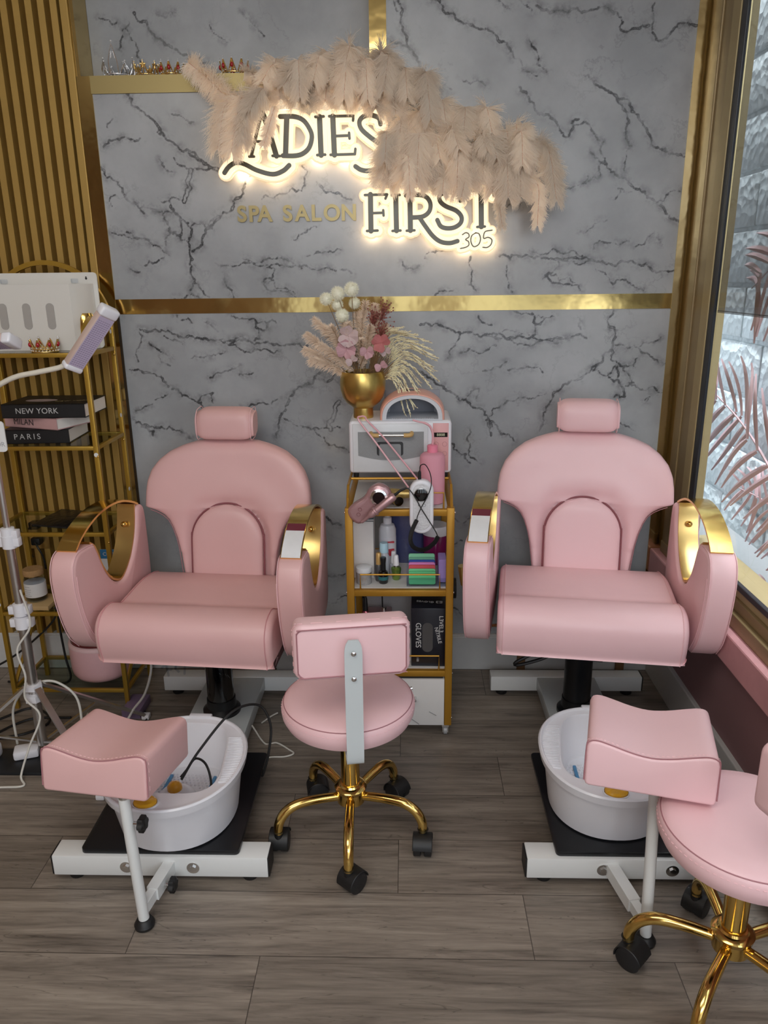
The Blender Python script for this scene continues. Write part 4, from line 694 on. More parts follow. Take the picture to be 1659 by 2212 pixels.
# ---- foot rests: telescopic arm, pole, cushion
def footrest(label, foot, joint, top, cush, rz, tilt, LEA, knobs=True):
    t = thing('footrest', label, 'footrest', (foot[0], foot[1], 0)); o = Vector((foot[0], foot[1], 0))
    P0 = Vector((0, 0, .02)); P1 = Vector(top)-o; J = Vector(joint)-o
    MB().tube([P0, P0.lerp(P1, .97)], .0135, 16).build('pole', WMET, t)
    MB().tube([P0.lerp(P1, .93), P1+(P1-P0).normalized()*.03], .0115, 16).build('inner_tube', ALU, t)
    MB().lathe([(.018, 0), (.0245, .003), (.0255, .010), (.023, .014), (.018, .024), (.015, .026)], 0, 0, 0, 24).build('rubber_foot', BLK, t)
    d = (Vector((0, 0, .052))-J); d.z = 0
    a = MB(); dn_ = d.normalized(); sd = Vector((-dn_.y, dn_.x, 0))
    def bar(p, q, w_, h_): return MB().loft([[p+sd*w_+Vector((0, 0, h_)), p-sd*w_+Vector((0, 0, h_)), p-sd*w_-Vector((0, 0, h_)), p+sd*w_-Vector((0, 0, h_))], [q+sd*w_+Vector((0, 0, h_)), q-sd*w_+Vector((0, 0, h_)), q-sd*w_-Vector((0, 0, h_)), q+sd*w_-Vector((0, 0, h_))]])
    z = Vector((0, 0, .052)); J0 = Vector((J.x, J.y, .052))
    bar(J0, J0.lerp(z, .66), .015, .018).build('outer_sleeve', WMET, t, False); bar(J0.lerp(z, .4), z, .011, .014).build('sliding_bar', WMET, t, False)
    def knob(p, dr):
        p = Vector(p); k = MB(); dr = Vector(dr).normalized(); k.tube([p, p+dr*.016], .0045, 8); k.build('knob_stud', CHR, t)
        kk = MB(); u = dr.cross(Vector((0, 0, 1))).normalized(); v = dr.cross(u)
        ol = [(.019*(1+.12*math.cos(6*a)))*Vector((math.cos(a), math.sin(a), 0)) for a in [2*PI*i/36 for i in range(36)]]
        rg = [[p+dr*dd+(u*q.x+v*q.y)*s_ for q in ol] for dd, s_ in ((.014, .8), (.017, 1), (.028, 1), (.031, .8))]
        kk.loft(rg).build('clamp_knob', BLK, t)
    if knobs: knob(P0.lerp(P1, .78)+Vector((.013, 0, 0)), (1, -.1, 0)); knob(J0.lerp(z, .45)+Vector((.015, 0, 0)), (1, -.05, 0))
    # cushion
    h = .055; w_ = .134; dp = .112
    ol = [(-w_, -h), (w_, -h)]
    topc = [(w_, h-.016), (w_-.006, h-.004), (w_-.022, h), (w_*.62, h-.006), (w_*.3, h-.017), (0, h-.022), (-w_*.3, h-.017), (-w_*.62, h-.006), (-w_+.022, h), (-w_+.006, h-.004), (-w_, h-.016)]
    ol = [(-w_+.010, -h), (w_-.010, -h), (w_-.003, -h+.003), (w_, -h+.010)]+[(p.x, p.y) for p in smooth_path([(a, b_, 0) for a, b_ in topc], 3)]+[(-w_, -h+.010), (-w_+.003, -h+.003)]
    M = Matrix.Translation(Vector(cush)-o) @ Matrix.Rotation(rz, 4, 'Z') @ Matrix.Rotation(tilt, 4, 'X')
    c = MB(); c.M = M; c.prism(ol, -dp, dp, 'y', .007, 4); co = c.build('cushion', LEA, t)
    s = MB(); s.M = M; fr = [(a, -dp+.004, b) for a, b in sp2([(-w_-.001, -h+.012)]+topc[::-1]+[(w_+.001, -h+.012)], 4, False)]
    s.tube(fr, .0017, 6); s.build('cushion_seam', SEAM, co)
    s2 = MB(); s2.M = M
    P = smooth_path(fr, 2); 
    for i in range(0, len(P)-1, 2): s2.tube([P[i]+Vector((0, .010, .0004)), P[i+1]+Vector((0, .010, .0004))], .0008, 4)
    s2.build('stitching', STITCH, co)['kind'] = 'stuff'
    return t
footrest('pink cushioned footrest on a white pole in front of the left chair', (-.663, 1.505), (-.638, 1.655, .05), (-.672, 1.50, .395), (-.718, 1.605, .437), math.radians(-9), math.radians(-7), PINK)
footrest('pink cushioned footrest on a white pole beside the right stool', (.572, 1.478), (.535, 1.66, .05), (.562, 1.495, .48), (.542, 1.505, .533), math.radians(-15), math.radians(-3), PINK2, False)
# ---- foot spas
def basin(label, cx, cy, z0, rz, LEAcol, mirror=1, cable=False):
    t = thing('foot_spa', label, 'foot bath', (cx, cy, z0), rz)
    def sell(a, b, n, z, cxx=0, cyy=0, N=64): return [(cxx+a*math.copysign(abs(math.cos(u))**n, math.cos(u)), cyy+b*math.copysign(abs(math.sin(u))**n, math.sin(u)), z) for u in [2*PI*k/N for k in range(N)]]
    H = .175
    def tap(R): return [(a*(1-1.1*b_), b_, c_) for a, b_, c_ in R]
    outer = [sell(.150, .158, .92, 0), sell(.158, .168, .92, .006), sell(.176, .205, .92, H-.028), sell(.188, .218, .92, H-.026), sell(.192, .223, .92, H-.004), sell(.188, .219, .92, H)]
    inn = [sell(.184, .215, .92, H), sell(.180, .211, .92, H-.006), tap(sell(.132, .165, .55, H-.010, 0, .028)), tap(sell(.128, .161, .55, H-.016, 0, .028)), tap(sell(.112, .145, .55, .035, 0, .025)), tap(sell(.107, .140, .55, .030, 0, .025))]
    MB().loft(outer+inn).build('tub', WPL, t)
    for sg in (-1, 1):
        rib = MB()
        for k in range(28):
            y_ = -.085+k*.0075; xo = .179*math.sqrt(max(0, 1-(abs(y_)/.211)**2.2)); xi = .136*(1-1.1*y_)*(1-(abs(y_-.02)/.24)**4)
            if xo-xi > .008: rib.box(*sorted((sg*xi, sg*xo)), y_-.0018, y_+.0018, H-.012, H-.0045, .001, 1)
        rib.build('ribbed_ledge', WPL, t)
    bp = MB()
    for i in range(17):
        for j in range(22):
            x_ = -.092+i*.0115+(j % 2)*.0055; y_ = -.12+j*.0115
            if abs(x_) < .095 and not (x_*x_+(y_-.02)**2 < .0028): bp.lathe([(.0034, 0), (.0030, .002), (.0014, .0038)], x_, y_, .030, 8)
    b_ = bp.build('massage_nubs', WPL, t); b_['kind'] = 'stuff'
    for sg in (-1, 1): MB().box(sg*.066-.005, sg*.066+.005, .0, .115, .0305, .037, .002).build('blue_strip', mat('blue_plastic', '#3f86b5', .35), t)
    MB().lathe([(.060, 0), (.054, .012), (.038, .028), (.026, .036)], -.018, .01, .030, 32).build('roller_mound', WPL, t)
    MB().lathe([(.021, 0), (.021, .010), (.015, .019), (.006, .023), (0.0001, .0235)], -.018, .01, .066, 24).build('amber_dome', mat('amber_plastic', '#d99a1c', .25, coat=.4), t)
    MB().lathe([(.030, 0), (.030, .012), (.025, .016), (.0001, .017)], -.018, -.184, H-.012, 28, 1, .8)  .box(-.028, -.008, -.218, -.195, H-.018, H-.004, .002).build('amber_dial', mat('amber_clear', '#d8a01f', .2, coat=.6), t)
    MB().lathe([(.0345, -.004), (.0345, .003), (.0315, .003), (.0315, -.004)], -.018, -.184, H-.006, 28, 1, .8).build('dial_ring', WPL, t)
    MB().box(-.035, .035, .210, .228, H-.03, H+.003, .004).build('rear_lip', WPL, t)
    return t
basin('white oval foot spa on the black plate of the left chair', -.648, 1.812, .0995, math.radians(-3), 0)
basin('white oval foot spa on the black plate of the right chair, partly behind the footrest', .562, 1.872, .0995, math.radians(-2), 0)
cb = MB().tube(smooth_path([(-.645, 1.825, .195), (-.60, 1.87, .26), (-.52, 1.95, .335), (-.45, 2.00, .33), (-.415, 1.99, .27), (-.42, 1.96, .19), (-.44, 1.95, .12), (-.452, 2.0, .106)], 8), .0038, 8).build('power_cable', BLK)
tag(cb, 'black power cable looping out of the left foot spa over its rim', 'cable')
cb = MB().tube(smooth_path([(-.555, 1.755, .16), (-.553, 1.80, .20), (-.575, 1.84, .235), (-.61, 1.86, .24), (-.635, 1.85, .21), (-.65, 1.835, .195)], 8), .0034, 8).build('power_cable', BLK)
tag(cb, 'short black cable bending inside the left foot spa', 'cable')
# ---- stools
def make_stool(label, loc, rz, base_rot, sz, LEA, back=True):
    t = thing('rolling_stool', label, 'stool', loc, rz)
    st = MB().lathe([(.001, sz-.075), (.155, sz-.075), (.172, sz-.070), (.181, sz-.052), (.183, sz-.038), (.181, sz-.024), (.178, sz-.018), (.1755, sz-.0155), (.172, sz-.012), (.160, sz-.004), (.13, sz), (.07, sz+.003), (.0001, sz+.004)], n=72).build('seat', LEA, t)
    a = [(.1755*math.cos(2*PI*k/72), .1755*math.sin(2*PI*k/72), sz-.0160) for k in range(72)]
    MB().tube(a, .0018, 5, True).build('seat_seam', SEAM, t)
    s2 = MB()
    for k in range(0, 180, 2): s2.tube([(.1822*math.cos(2*PI*q/180), .1822*math.sin(2*PI*q/180), sz-.028) for q in (k, k+1)], .0009, 4)
    s2.build('stitching', STITCH, t)['kind'] = 'stuff'
    MB().lathe([(.050, sz-.095), (.085, sz-.076)]).build('seat_plate', BLK, t)
    MB().lathe([(.0205, .17), (.0205, sz-.20), (.0255, sz-.198), (.0255, sz-.08)]).build('gas_lift', GOLD, t) if False else MB().lathe([(.0262, .17), (.0262, sz-.08)]).build('gas_lift', GOLD, t)
    MB().lathe([(.030, .118), (.040, .124), (.042, .158), (.044, .160), (.046, .170), (.040, .176), (.034, .178), (.031, .183), (.0265, .184)]).build('hub', GOLD, t)
    for k in range(5):
        a = base_rot+2*PI*k/5; c, s = math.cos(a), math.sin(a)
        pts = smooth_path([(c*.030, s*.030, .142), (c*.10, s*.10, .148), (c*.155, s*.155, .146), (c*.190, s*.190, .128), (c*.209, s*.209, .098), (c*.213, s*.213, .066)], 5)
        MB().tube(pts, [.0125+.0015*math.sin(PI*i/len(pts)) for i in range(len(pts))], 14).build('base_leg', GOLD, t)
        q = random.Random(k+int(loc[0]*100)).uniform(0, 6.28); M = Matrix.Translation((c*.213, s*.213, 0)) @ Matrix.Rotation(q, 4, 'Z')
        w_ = MB(); w_.M = M
        for x0, x1 in ((-.026, -.004), (.004, .026)): w_.tube([(x0, -.014, .0300), (x0+.002, -.014, .0300), (x1-.002, -.014, .0300), (x1, -.014, .0300)], [.026, .0300, .0300, .026], 28)
        w_.tube([(-.004, -.014, .030), (.004, -.014, .030)], .01, 8)
        cs = bpy.data.objects.new('caster', None)
        hd = MB(); hd.M = M; ol = [(math.cos(u)*.0345-.014, .030+math.sin(u)*.0345) for u in [math.radians(-10+i*180/14) for i in range(15)]]
        ol = ol+[(math.cos(u)*.0315-.014, .030+math.sin(u)*.0315) for u in [math.radians(170-i*180/14) for i in range(15)]]
        hd.prism(ol, -.0275, .0275, 'x', .0015, 1); hd.lathe([(.013, .050), (.012, .070), (.016, .072)], 0, 0, 0, 14)
        h_ = hd.build('caster', BLK, t); w_.build('wheel', mat('caster_wheel_black', '#1b1b1d', .45), h_)
    if back:
        M = Matrix.Translation((0, -.215, 0))
        # bent white bracket
        br = MB(); path = smooth_path([(0, -.05, sz-.082), (0, -.17, sz-.088), (0, -.195, sz-.085), (0, -.212, sz-.066), (0, -.214, sz+.05), (0, -.222, sz+.20), (0, -.226, sz+.268)], 6)
        rg = []
        for i, p in enumerate(path):
            T = (path[min(i+1, len(path)-1)]-path[max(i-1, 0)]).normalized(); Nn = Vector((1, 0, 0)).cross(T)
            ww = .0215 if i < len(path)-4 else .0215*[.98, .93, .82, .55][i-len(path)+4]
            rg.append([p+Vector((ww, 0, 0))+Nn*.0022, p-Vector((ww, 0, 0))+Nn*.0022, p-Vector((ww, 0, 0))-Nn*.0022, p+Vector((ww, 0, 0))-Nn*.0022])
        br.loft(rg).build('back_bracket', GWHITE, t)
        bk = MB(); bk.prism(rrect(-.142, .142, sz+.150, sz+.298, .026, 6), -.213, -.150, 'y', .012, 4)
        bk.v = [(x_, y_+1.1*x_*x_+.02*math.exp(-((x_/.03)**2))*0, z_) for x_, y_, z_ in bk.v]; bk.build('backrest', LEA, t)
        pth = rrect(-.1315, .1315, sz+.1605, sz+.2875, .017, 6)
        sq = smooth_path([(a_, -.2135+1.1*a_*a_, b_) for a_, b_ in pth], 2, True); MB().tube(sq, .0019, 6, True).build('back_seam', SEAM, t)
        s3 = MB(); q2 = smooth_path([(a_, -.198+1.1*a_*a_, b_) for a_, b_ in rrect(-.1425, .1425, sz+.150, sz+.2985, .026, 6)], 8, True)
        for i in range(0, len(q2)-1, 2): s3.tube([q2[i], q2[i+1]], .0008, 4)
        s3.build('back_stitching', STITCH, t)['kind'] = 'stuff'
        for z_ in (sz+.165, sz+.235):
            y_ = -.2235-.006*(z_-sz-.165)/.07; MB().tube([(0, y_, z_), (0, y_-.004, z_), (0, y_-.006, z_)], [.0065, .006, .003], 14).build('screw', CHR, t)
    MB().tube(smooth_path([(.03, .05, sz-.09), (.12, .14, sz-.10), (.17, .16, sz-.105), (.205, .165, sz-.10)], 4), .005, 8, sx=1).build('height_lever', CHR, t)
    return t
make_stool('pink round stool with backrest and gold base between the two chairs', (-.165, 1.840, 0), math.radians(9), math.radians(-97), .470, PINK2)
make_stool('pink round stool cut off by the right edge of the photo', (.712, 1.352, 0), math.radians(19), math.radians(69), .470, PINK2)
# ================================================================ TROLLEY AND WHAT STANDS ON IT
WM = mat('white_marbled_board', '#dcdad8', .35, nscale=3, var=.05)
ct = thing('salon_trolley', 'gold framed three tier salon trolley with white marbled shelves and drawer', 'trolley', (-.028, 2.545, 0))
X0, X1, Y0, Y1 = -.176, .178, -.205, .215     # local frame
for x_, y_ in ((X0, Y0), (X1-.025, Y0), (X0, Y1-.025), (X1-.025, Y1-.025)): MB().box(x_, x_+.025, y_, y_+.025, .045, .842, .002).build('post', GCART, ct)
for z in (.837, .557, .258):
    MB().box(X0+.024, X1-.024, Y0+.001, Y0+.021, z-.022, z, .002).box(X0+.024, X1-.024, Y1-.021, Y1-.001, z-.022, z, .002).box(X0+.001, X0+.021, Y0+.02, Y1-.02, z-.022, z, .002).box(X1-.021, X1-.001, Y0+.02, Y1-.02, z-.022, z, .002).build('shelf_frame', GCART, ct)
    MB().box(X0+.022, X1-.022, Y0+.022, Y1-.022, z-.012, z+.001).build('shelf_board', WM, ct)
for z in (.557, .258):
    MB().tube([(X0+.045, Y0+.012, z), (X0+.045, Y0+.012, z+.052), (X1-.045, Y0+.012, z+.052), (X1-.045, Y0+.012, z)], .003, 8).build('guard_rail', GCART, ct)
    for x_ in (X0+.012, X1-.012): MB().tube([(x_, Y0+.05, z), (x_, Y0+.06, z+.05), (x_, Y1-.06, z+.05), (x_, Y1-.05, z)], .003, 8).build('guard_rail', GCART, ct)
for x_ in (X0+.010, X1-.010): MB().tube([(x_, Y0+.012, .837), (x_, Y0+.014, .872), (x_, Y0+.05, .905), (x_, Y1-.02, .905), (x_, Y1-.012, .84)], .0045, 8).build('guard_rail', GCART, ct)
MB().tube([(X0+.010, Y1-.02, .905), (X1-.010, Y1-.02, .905)], .0045, 8).tube([(X0+.010, -.065, .905), (X1-.010, -.065, .905)], .0045, 8).build('guard_rail', GCART, ct)
MB().tube([(X1-.10, Y0+.012, .837), (X1-.10, Y0+.012, .89), (X1-.035, Y0+.012, .89), (X1-.035, Y0+.012, .837)], .003, 8).build('guard_rail', GCART, ct)
dr = MB().box(X0+.026, X1-.026, Y0+.002, Y1-.03, .045, .225, .001).build('drawer', WM, ct)
MB().tube([(.028, Y0+.003, .155), (.028, Y0-.02, .155), (.052, Y0-.02, .155), (.052, Y0+.003, .155)], .005, 8).build('drawer_handle', CHR, dr)
cr_ = MB().tube([(-.02, Y0-.0005, .115), (.02, Y0-.0005, .085), (.065, Y0-.0005, .05)], .0012, 4).tube([(.10, Y0-.0005, .10), (.125, Y0-.0005, .085)], .001, 4).build('drawer_vein', mat('grey_vein', '#8c8a8a', .5), dr)
MB().box(X0+.03, X1-.03, Y0+.01, Y1-.03, .225, .236).build('drawer_gap', BLK, ct)
for x_, y_ in ((X0+.02, Y0+.02), (X1-.02, Y0+.02), (X0+.02, Y1-.02), (X1-.02, Y1-.02)):
    cf = MB().box(x_-.012, x_+.012, y_-.012, y_+.012, .034, .045).box(x_-.010, x_-.007, y_-.012, y_+.008, .012, .036).box(x_+.007, x_+.010, y_-.012, y_+.008, .012, .036).build('caster_fork', ALU, ct)
    MB().tube([(x_-.006, y_, .0165), (x_+.006, y_, .0165)], .0163, 18).build('wheel', mat('clear_grey_wheel', '#9b9b9b', .3), cf)
sc = MB()
for z in (.825, .545, .245, .07):
    for x_ in (X0-.001, X1+.001): sc.sph((x_, Y0+.012, z), .0035, 6)
sc.build('screw_heads', CHR, ct)
# ---- white hot towel cabinet
cb = thing('towel_cabinet', 'white countertop cabinet with pink control strip and wooden ended handle', 'cabinet', (-.025, 2.59, .909))
MB().box(-.170, .170, -.105, .115, .012, .190, .012, 3).build('body', WPL, cb)
MB().box(-.158, .092, -.1105, -.104, .018, .182, .003).build('door', mat('door_white', '#d3d5d8', .3), cb)
dd = [o for o in C.objects if o.name.startswith('door') and o.parent == cb][0]
win = [(-.140, .155), (.078, .155), (.078, .075)]+[(.078-.218*i/12, .075-.016*math.sin(PI*i/12)) for i in range(1, 13)]
MB().prism(win[::-1], -.1125, -.110, 'y').build('door_window', mat('grey_perforated_glass', '#8f9294', .15, coat=.5, nscale=500, var=.2), dd)
MB().prism(rrect(-.078, .010, .075, .122, .008), -.1132, -.1120, 'y').build('window_vent', mat('vent_black', '#2c2d2f', .4), dd)
MB().prism(rrect(-.070, .002, .070, .114, .006), -.1137, -.1125, 'y').build('window_reflection_panel', mat('reflection_grey', '#8b8e90', .3), dd)  # grey patch painted as a reflection on the door window
MB().tube([(-.070, -.132, .147), (.012, -.132, .147)], .0042, 10).build('handle_bar', CHR, dd)
for sg, xx in ((-1, -.070), (1, .012)): MB().tube(smooth_path([(xx-sg*.0, -.132, .147), (xx+sg*.016, -.132, .147), (xx+sg*.025, -.128, .149), (xx+sg*.026, -.112, .151)], 4), .0072, 10).build('wooden_handle_end', mat('pale_beech', '#c9a468', .5), dd)
MB().box(.108, .160, -.1075, -.104, .022, .182, .001).build('control_panel', mat('rose_panel', '#d9a0a0', .35), cb)
MB().box(.112, .156, -.1085, -.107, .136, .151).build('display', BLKG, cb)
text('display_digits', '8888', .013, mat('dim_digit', '#c9cfae', .5), (.134, -.1087, .1435), RX90, cb, .0002, 1.05)
bt = MB()
for x_ in (.119, .147):
    for z in (.112, .080): bt.tube([(x_+.0075*math.cos(a), -.1078, z+.0075*math.sin(a)) for a in [2*PI*k/20 for k in range(20)]], .0005, 4, True)
bt.build('buttons', mat('button_outline', '#b27d80', .5), cb)
for x_ in (-.150, .150):
    for y_ in (-.085, .09): MB().lathe([(.009, -.008), (.011, .013)], x_, y_, 0.004, 16).build('foot', BLK, cb)
lp = MB().loft([[(.055+.0*i, -.10, .1905) for i in range(1)]]) if False else None
# ---- brass vase with dried flowers
CT = .909+.190
vs_t = thing('vase', 'round brass footed bowl vase holding dried flowers', 'vase', (-.150, 2.560, CT))
MB().lathe([(.0001, 0), (.033, 0), (.034, .004), (.033, .034), (.040, .040), (.056, .052), (.068, .070), (.075, .095), (.0765, .118), (.074, .140), (.070, .154), (.068, .155), (.0665, .150), (.071, .118), (.066, .08), (.045, .05), (.0001, .045)], n=56).build('bowl', mat('aged_brass', (.60, .42, .13, 1), .30, 1, nscale=12, var=.25, bump=.1, bd=.004), vs_t)
VB = Vector((-.150, 2.560, CT+.12))
PAM = mat('blush_pampas', '#ecd6bf', .9, var=.08); CRM = mat('cream_grass', '#f0e8c4', .9, var=.06); POM = mat('ivory_pompom', '#f3f1dc', .95, var=.05); STEM = mat('dry_stem', '#8a6c48', .7)
def hairy(mb, pts, L0, n, r, w_=.0009, spread=.9):
    P = smooth_path(pts, 6); m = len(P)
    for k in range(n):
        f = r.random(); i = min(m-2, int(f*(m-1))); p = P[i].lerp(P[i+1], f*(m-1)-i); T = (P[i+1]-P[i]).normalized()
        a = Vector((r.gauss(0, 1), r.gauss(0, 1), r.gauss(0, 1))); a = (a-T*a.dot(T)).normalized()
        D = (T*r.uniform(.8, 1.6)+a*spread).normalized(); L_ = L0*(.4+.8*math.sin(PI*min(1, .1+.75*f)))*r.uniform(.7, 1.2)
        q = p+D*L_*.55+Vector((0, 0, -.1*L_)); e = p+D*L_+Vector((0, 0, -.35*L_)); s_ = D.cross(Vector((r.random(), -1, r.random()))).normalized()*w_; o = len(mb.v)
        mb.v += [tuple(p-s_), tuple(p+s_), tuple(q+s_*.8), tuple(q-s_*.8), tuple(e+s_*.3), tuple(e-s_*.3)]; mb.f += [(o, o+1, o+2, o+3), (o+3, o+2, o+4, o+5)]
def stemmed(name, label, cat, tip, mid, fn, m, group, seed, base=None):
    r = random.Random(seed); b = base or (VB+Vector((r.uniform(-.03, .03), r.uniform(-.02, .02), -.03))); tip = Vector(tip)
    t = thing(name, label, cat, b, group=group); pts = [Vector((0, 0, 0)), Vector(mid)-b if mid else (tip-b)*.5+Vector((0, 0, .02)), tip-b]
    P = smooth_path(pts, 6); MB().tube(P, .0012, 5).build('stem', STEM, t)
    mb = MB(); fn(mb, P, r); mb.build('head', m, t, False); return t
def f_pampas(L0, n): return lambda mb, P, r: hairy(mb, [P[int(len(P)*.35)], P[int(len(P)*.7)], P[-1]], L0, n, r)
G = 'blush pampas plumes in the vase'
pam = [(-.334, 2.54, 1.330), (-.325, 2.53, 1.378), (-.302, 2.55, 1.425), (-.310, 2.50, 1.300), (-.270, 2.58, 1.395), (-.245, 2.52, 1.40), (-.105, 2.55, 1.465), (-.135, 2.53, 1.475), (-.165, 2.58, 1.44), (-.19, 2.5, 1.41), (-.10, 2.6, 1.44), (-.075, 2.58, 1.40), (-.28, 2.50, 1.345), (-.21, 2.57, 1.43), (-.15, 2.50, 1.36), (-.12, 2.52, 1.40)]
for i, p in enumerate(pam):
    stemmed('pampas_stem', 'fluffy blush pampas plume fanning out to the left of the vase' if p[0] < -.24 else 'fluffy blush pampas plume standing upright in the vase', 'dried flower', p, None, f_pampas(.026, 620), PAM, G, 50+i)
def f_pom(R):
    def f(mb, P, r):
        c = P[-1]; mb.sph(tuple(c), R*.72, 10)
        for k in range(900):
            d = Vector((r.gauss(0, 1), r.gauss(0, 1), r.gauss(0, 1))).normalized(); s_ = d.cross(Vector((.3, 1, .2))).normalized()*.0006; o = len(mb.v); a = c+d*R*.5; b = c+d*R*r.uniform(.88, 1.08)
            mb.v += [tuple(a-s_), tuple(a+s_), tuple(b)]; mb.f += [(o, o+1, o+2)]
    return f
for i, (p, R, l) in enumerate([((-.263, 2.55, 1.487), .0235, 'leftmost ivory pompom flower in the vase'), ((-.225, 2.55, 1.503), .0265, 'upper ivory pompom flower second from left in the vase'), ((-.180, 2.55, 1.516), .0270, 'topmost ivory pompom flower in the vase'), ((-.172, 2.57, 1.472), .021, 'ivory pompom flower just below the topmost one'), ((-.212, 2.54, 1.435), .0255, 'lowest ivory pompom flower, near the pampas plumes'), ((-.228, 2.565, 1.468), .021, 'small ivory pompom flower hidden between the others')]):
    stemmed('pompom_flower', l, 'dried flower', p, None, f_pom(R), POM, 'ivory pompom flowers in the vase', 80+i)
def f_grass(mb, P, r):
    m = len(P); mb.tube(P[m//3:], [.0011+.0008*((i % 2)) for i in range(m-m//3)], 4)
    for k in range(70):
        f = .3+.7*k/70; i = min(m-2, int(f*(m-1))); p = P[i].lerp(P[i+1], f*(m-1)-i); T = (P[i+1]-P[i]).normalized(); a = Vector((r.gauss(0, 1), r.gauss(0, 1), r.gauss(0, 1))); D = (T*1.5+a.normalized()*.7).normalized()
        mb.tube([p, p+D*r.uniform(.005, .011)], [.0010, .0006], 4)
r = random.Random(9); n_g = 0
for i in range(44):
    a = math.radians(-62+128*(i/43)); L_ = .225-.05*abs(math.sin(a*1.1))+r.uniform(-.03, .015)
    c0 = Vector((-.115, 2.55, 1.262)); tip = c0+Vector((math.cos(a)*L_, r.uniform(-.07, .06), math.sin(a)*L_*.80+.01)); mid = c0+Vector((math.cos(a+.35)*L_*.5, 0, math.sin(a+.35)*L_*.5+.02))
    if a < -.85: tip = c0+Vector((.10+.05*r.random(), -.05, -.12-.03*r.random()))
    stemmed('cream_grass_stem', 'cream dried grass stem fanning out to the right of the vase' if a > -.5 else 'cream dried grass stem drooping over the pink nail lamp', 'dried flower', tip, mid, f_grass, CRM, 'cream dried grass stems in the vase', 200+i, Vector((-.130, 2.56, CT+.10)))
PETM = mat('rose_petal', '#c49aa0', .6, var=.2, nscale=30); PETL = mat('pale_mauve_petal', '#c7b0af', .6, var=.2, nscale=30); PETR = mat('coral_petal', '#b86f6e', .6, var=.2, nscale=25)
def petals(n, R):
    def f(mb, P, r):
        c = P[-1]
        for k in range(n):
            a = 2*PI*k/n+r.random(); d = Vector((math.cos(a), -.35, math.sin(a))).normalized(); s_ = d.cross(Vector((0, 1, 0))).normalized(); v = []
            for i in range(6):
                f_ = i/5; w_ = R*.62*math.sin(PI*(.12+.62*f_))
                for j in range(5): g_ = (j-2)/2; v.append(c+d*R*f_+s_*w_*g_+Vector((0, -.2*R*f_*f_+.16*R*abs(g_)-.05*R*math.sin(g_*5), 0)))
            mb.add(v, [(i*5+j, i*5+j+1, (i+1)*5+j+1, (i+1)*5+j) for i in range(5) for j in range(4)])
    return f
for i, (p, R, m, l, n) in enumerate([((-.190, 2.50, 1.372), .034, PETL, 'large pale mauve dried flower high in the arrangement', 4), ((-.198, 2.50, 1.33), .032, PETM, 'rose and mauve dried flower left of centre above the vase', 4), ((-.085, 2.48, 1.352), .030, PETR, 'coral red dried leaf rosette right of centre above the vase', 3), ((-.130, 2.475, 1.325), .023, PETM, 'small pink dried flower in the middle above the vase', 3), ((-.178, 2.47, 1.297), .020, PETL, 'folded pink leaf hanging over the left rim of the vase', 2), ((-.085, 2.47, 1.278), .021, PETM, 'narrow pink leaf hanging over the right rim of the vase', 2), ((-.072, 2.49, 1.325), .018, PETL, 'dull mauve leaf beside the coral rosette', 2)]):
    stemmed('dried_leaf_flower', l, 'dried flower', p, None, petals(n, R), m, None, 300+i)
BER = mat('dusty_red_berries', '#8f4f45', .6, var=.2)
def f_berry(mb, P, r):
    for k in range(60):
        c = P[-1]+Vector((r.gauss(0, .012), r.gauss(0, .01), r.gauss(0, .013))); mb.sph(tuple(c), .0026, 4); mb.tube([P[-3], c], .0005, 3)
for i, (p, l) in enumerate([((-.105, 2.53, 1.432), 'dusty red berry cluster left of the two others'), ((-.072, 2.53, 1.455), 'dusty red berry cluster at the top right of the pampas'), ((-.082, 2.52, 1.392), 'dusty red berry cluster just above the coral rosette')]):
    stemmed('berry_sprig', l, 'dried flower', p, None, f_berry, BER, 'berry sprigs in the vase', 320+i)
# ---- pink nail lamp
nl = thing('nail_lamp', 'pink arched nail curing lamp with white tunnel, standing beside the vase', 'nail lamp', (.015, 2.585, CT))
def arch_ring(wd, ht, y, th, z0=0, N=24):
    pts = [(wd*math.cos(PI*k/N)*(1 if True else 0), z0+ht*abs(math.sin(PI*k/N))**.72) for k in range(N+1)]
    return pts
o1 = [arch_ring(.110, .088, 0, 0), arch_ring(.108, .094, 0, 0)]
sh = MB(); rg = []
for y_, s_ in ((-.085, .97), (-.080, 1), (.0, 1.03), (.06, .98), (.085, .86)):
    P = arch_ring(.107*s_, .090*s_, 0, 0); Q = arch_ring(.099*s_, .083*s_, 0, 0)
    rg.append([(a, y_+.05*b/.09*-.2, b) for a, b in P]+[(a, y_+.05*b/.09*-.2, b) for a, b in Q[::-1]])
sh.loft(rg).build('shell', mat('peach_pink_plastic', '#e2a898', .35, coat=.3, var=.01), nl)
rg = []
for y_, s_ in ((-.092, 1), (-.086, 1.01), (.05, .98), (.06, .9)):
    P = arch_ring(.099*s_, .083*s_, 0, 0); Q = arch_ring(.086*s_, .073*s_, 0, 0)
    rg.append([(a, y_-.01*b/.09, b) for a, b in P]+[(a, y_-.01*b/.09, b) for a, b in Q[::-1]])
MB().loft(rg).build('tunnel', mat('lamp_inner_white', '#cfd2d8', .4), nl)
MB().box(-.096, .096, -.09, .07, 0, .004, .001).build('tray', mat('lamp_tray', '#c7cad1', .35), nl)
tr = MB()
for k in range(24): tr.box(-.066+k*.0058, -.0635+k*.0058, -.085, -.055, .004, .0055)
tr.build('tray_ribs', WPL, nl); MB().box(-.096, .096, .06, .07, .0, .08, .003).build('back_wall', mat('lamp_back_grey', '#8b8d96', .4), nl)
MB().prism(rrect(-.030, .018, -.045, -.028, .006), .0915, .0945, 'z').build('top_display', BLKG, nl)
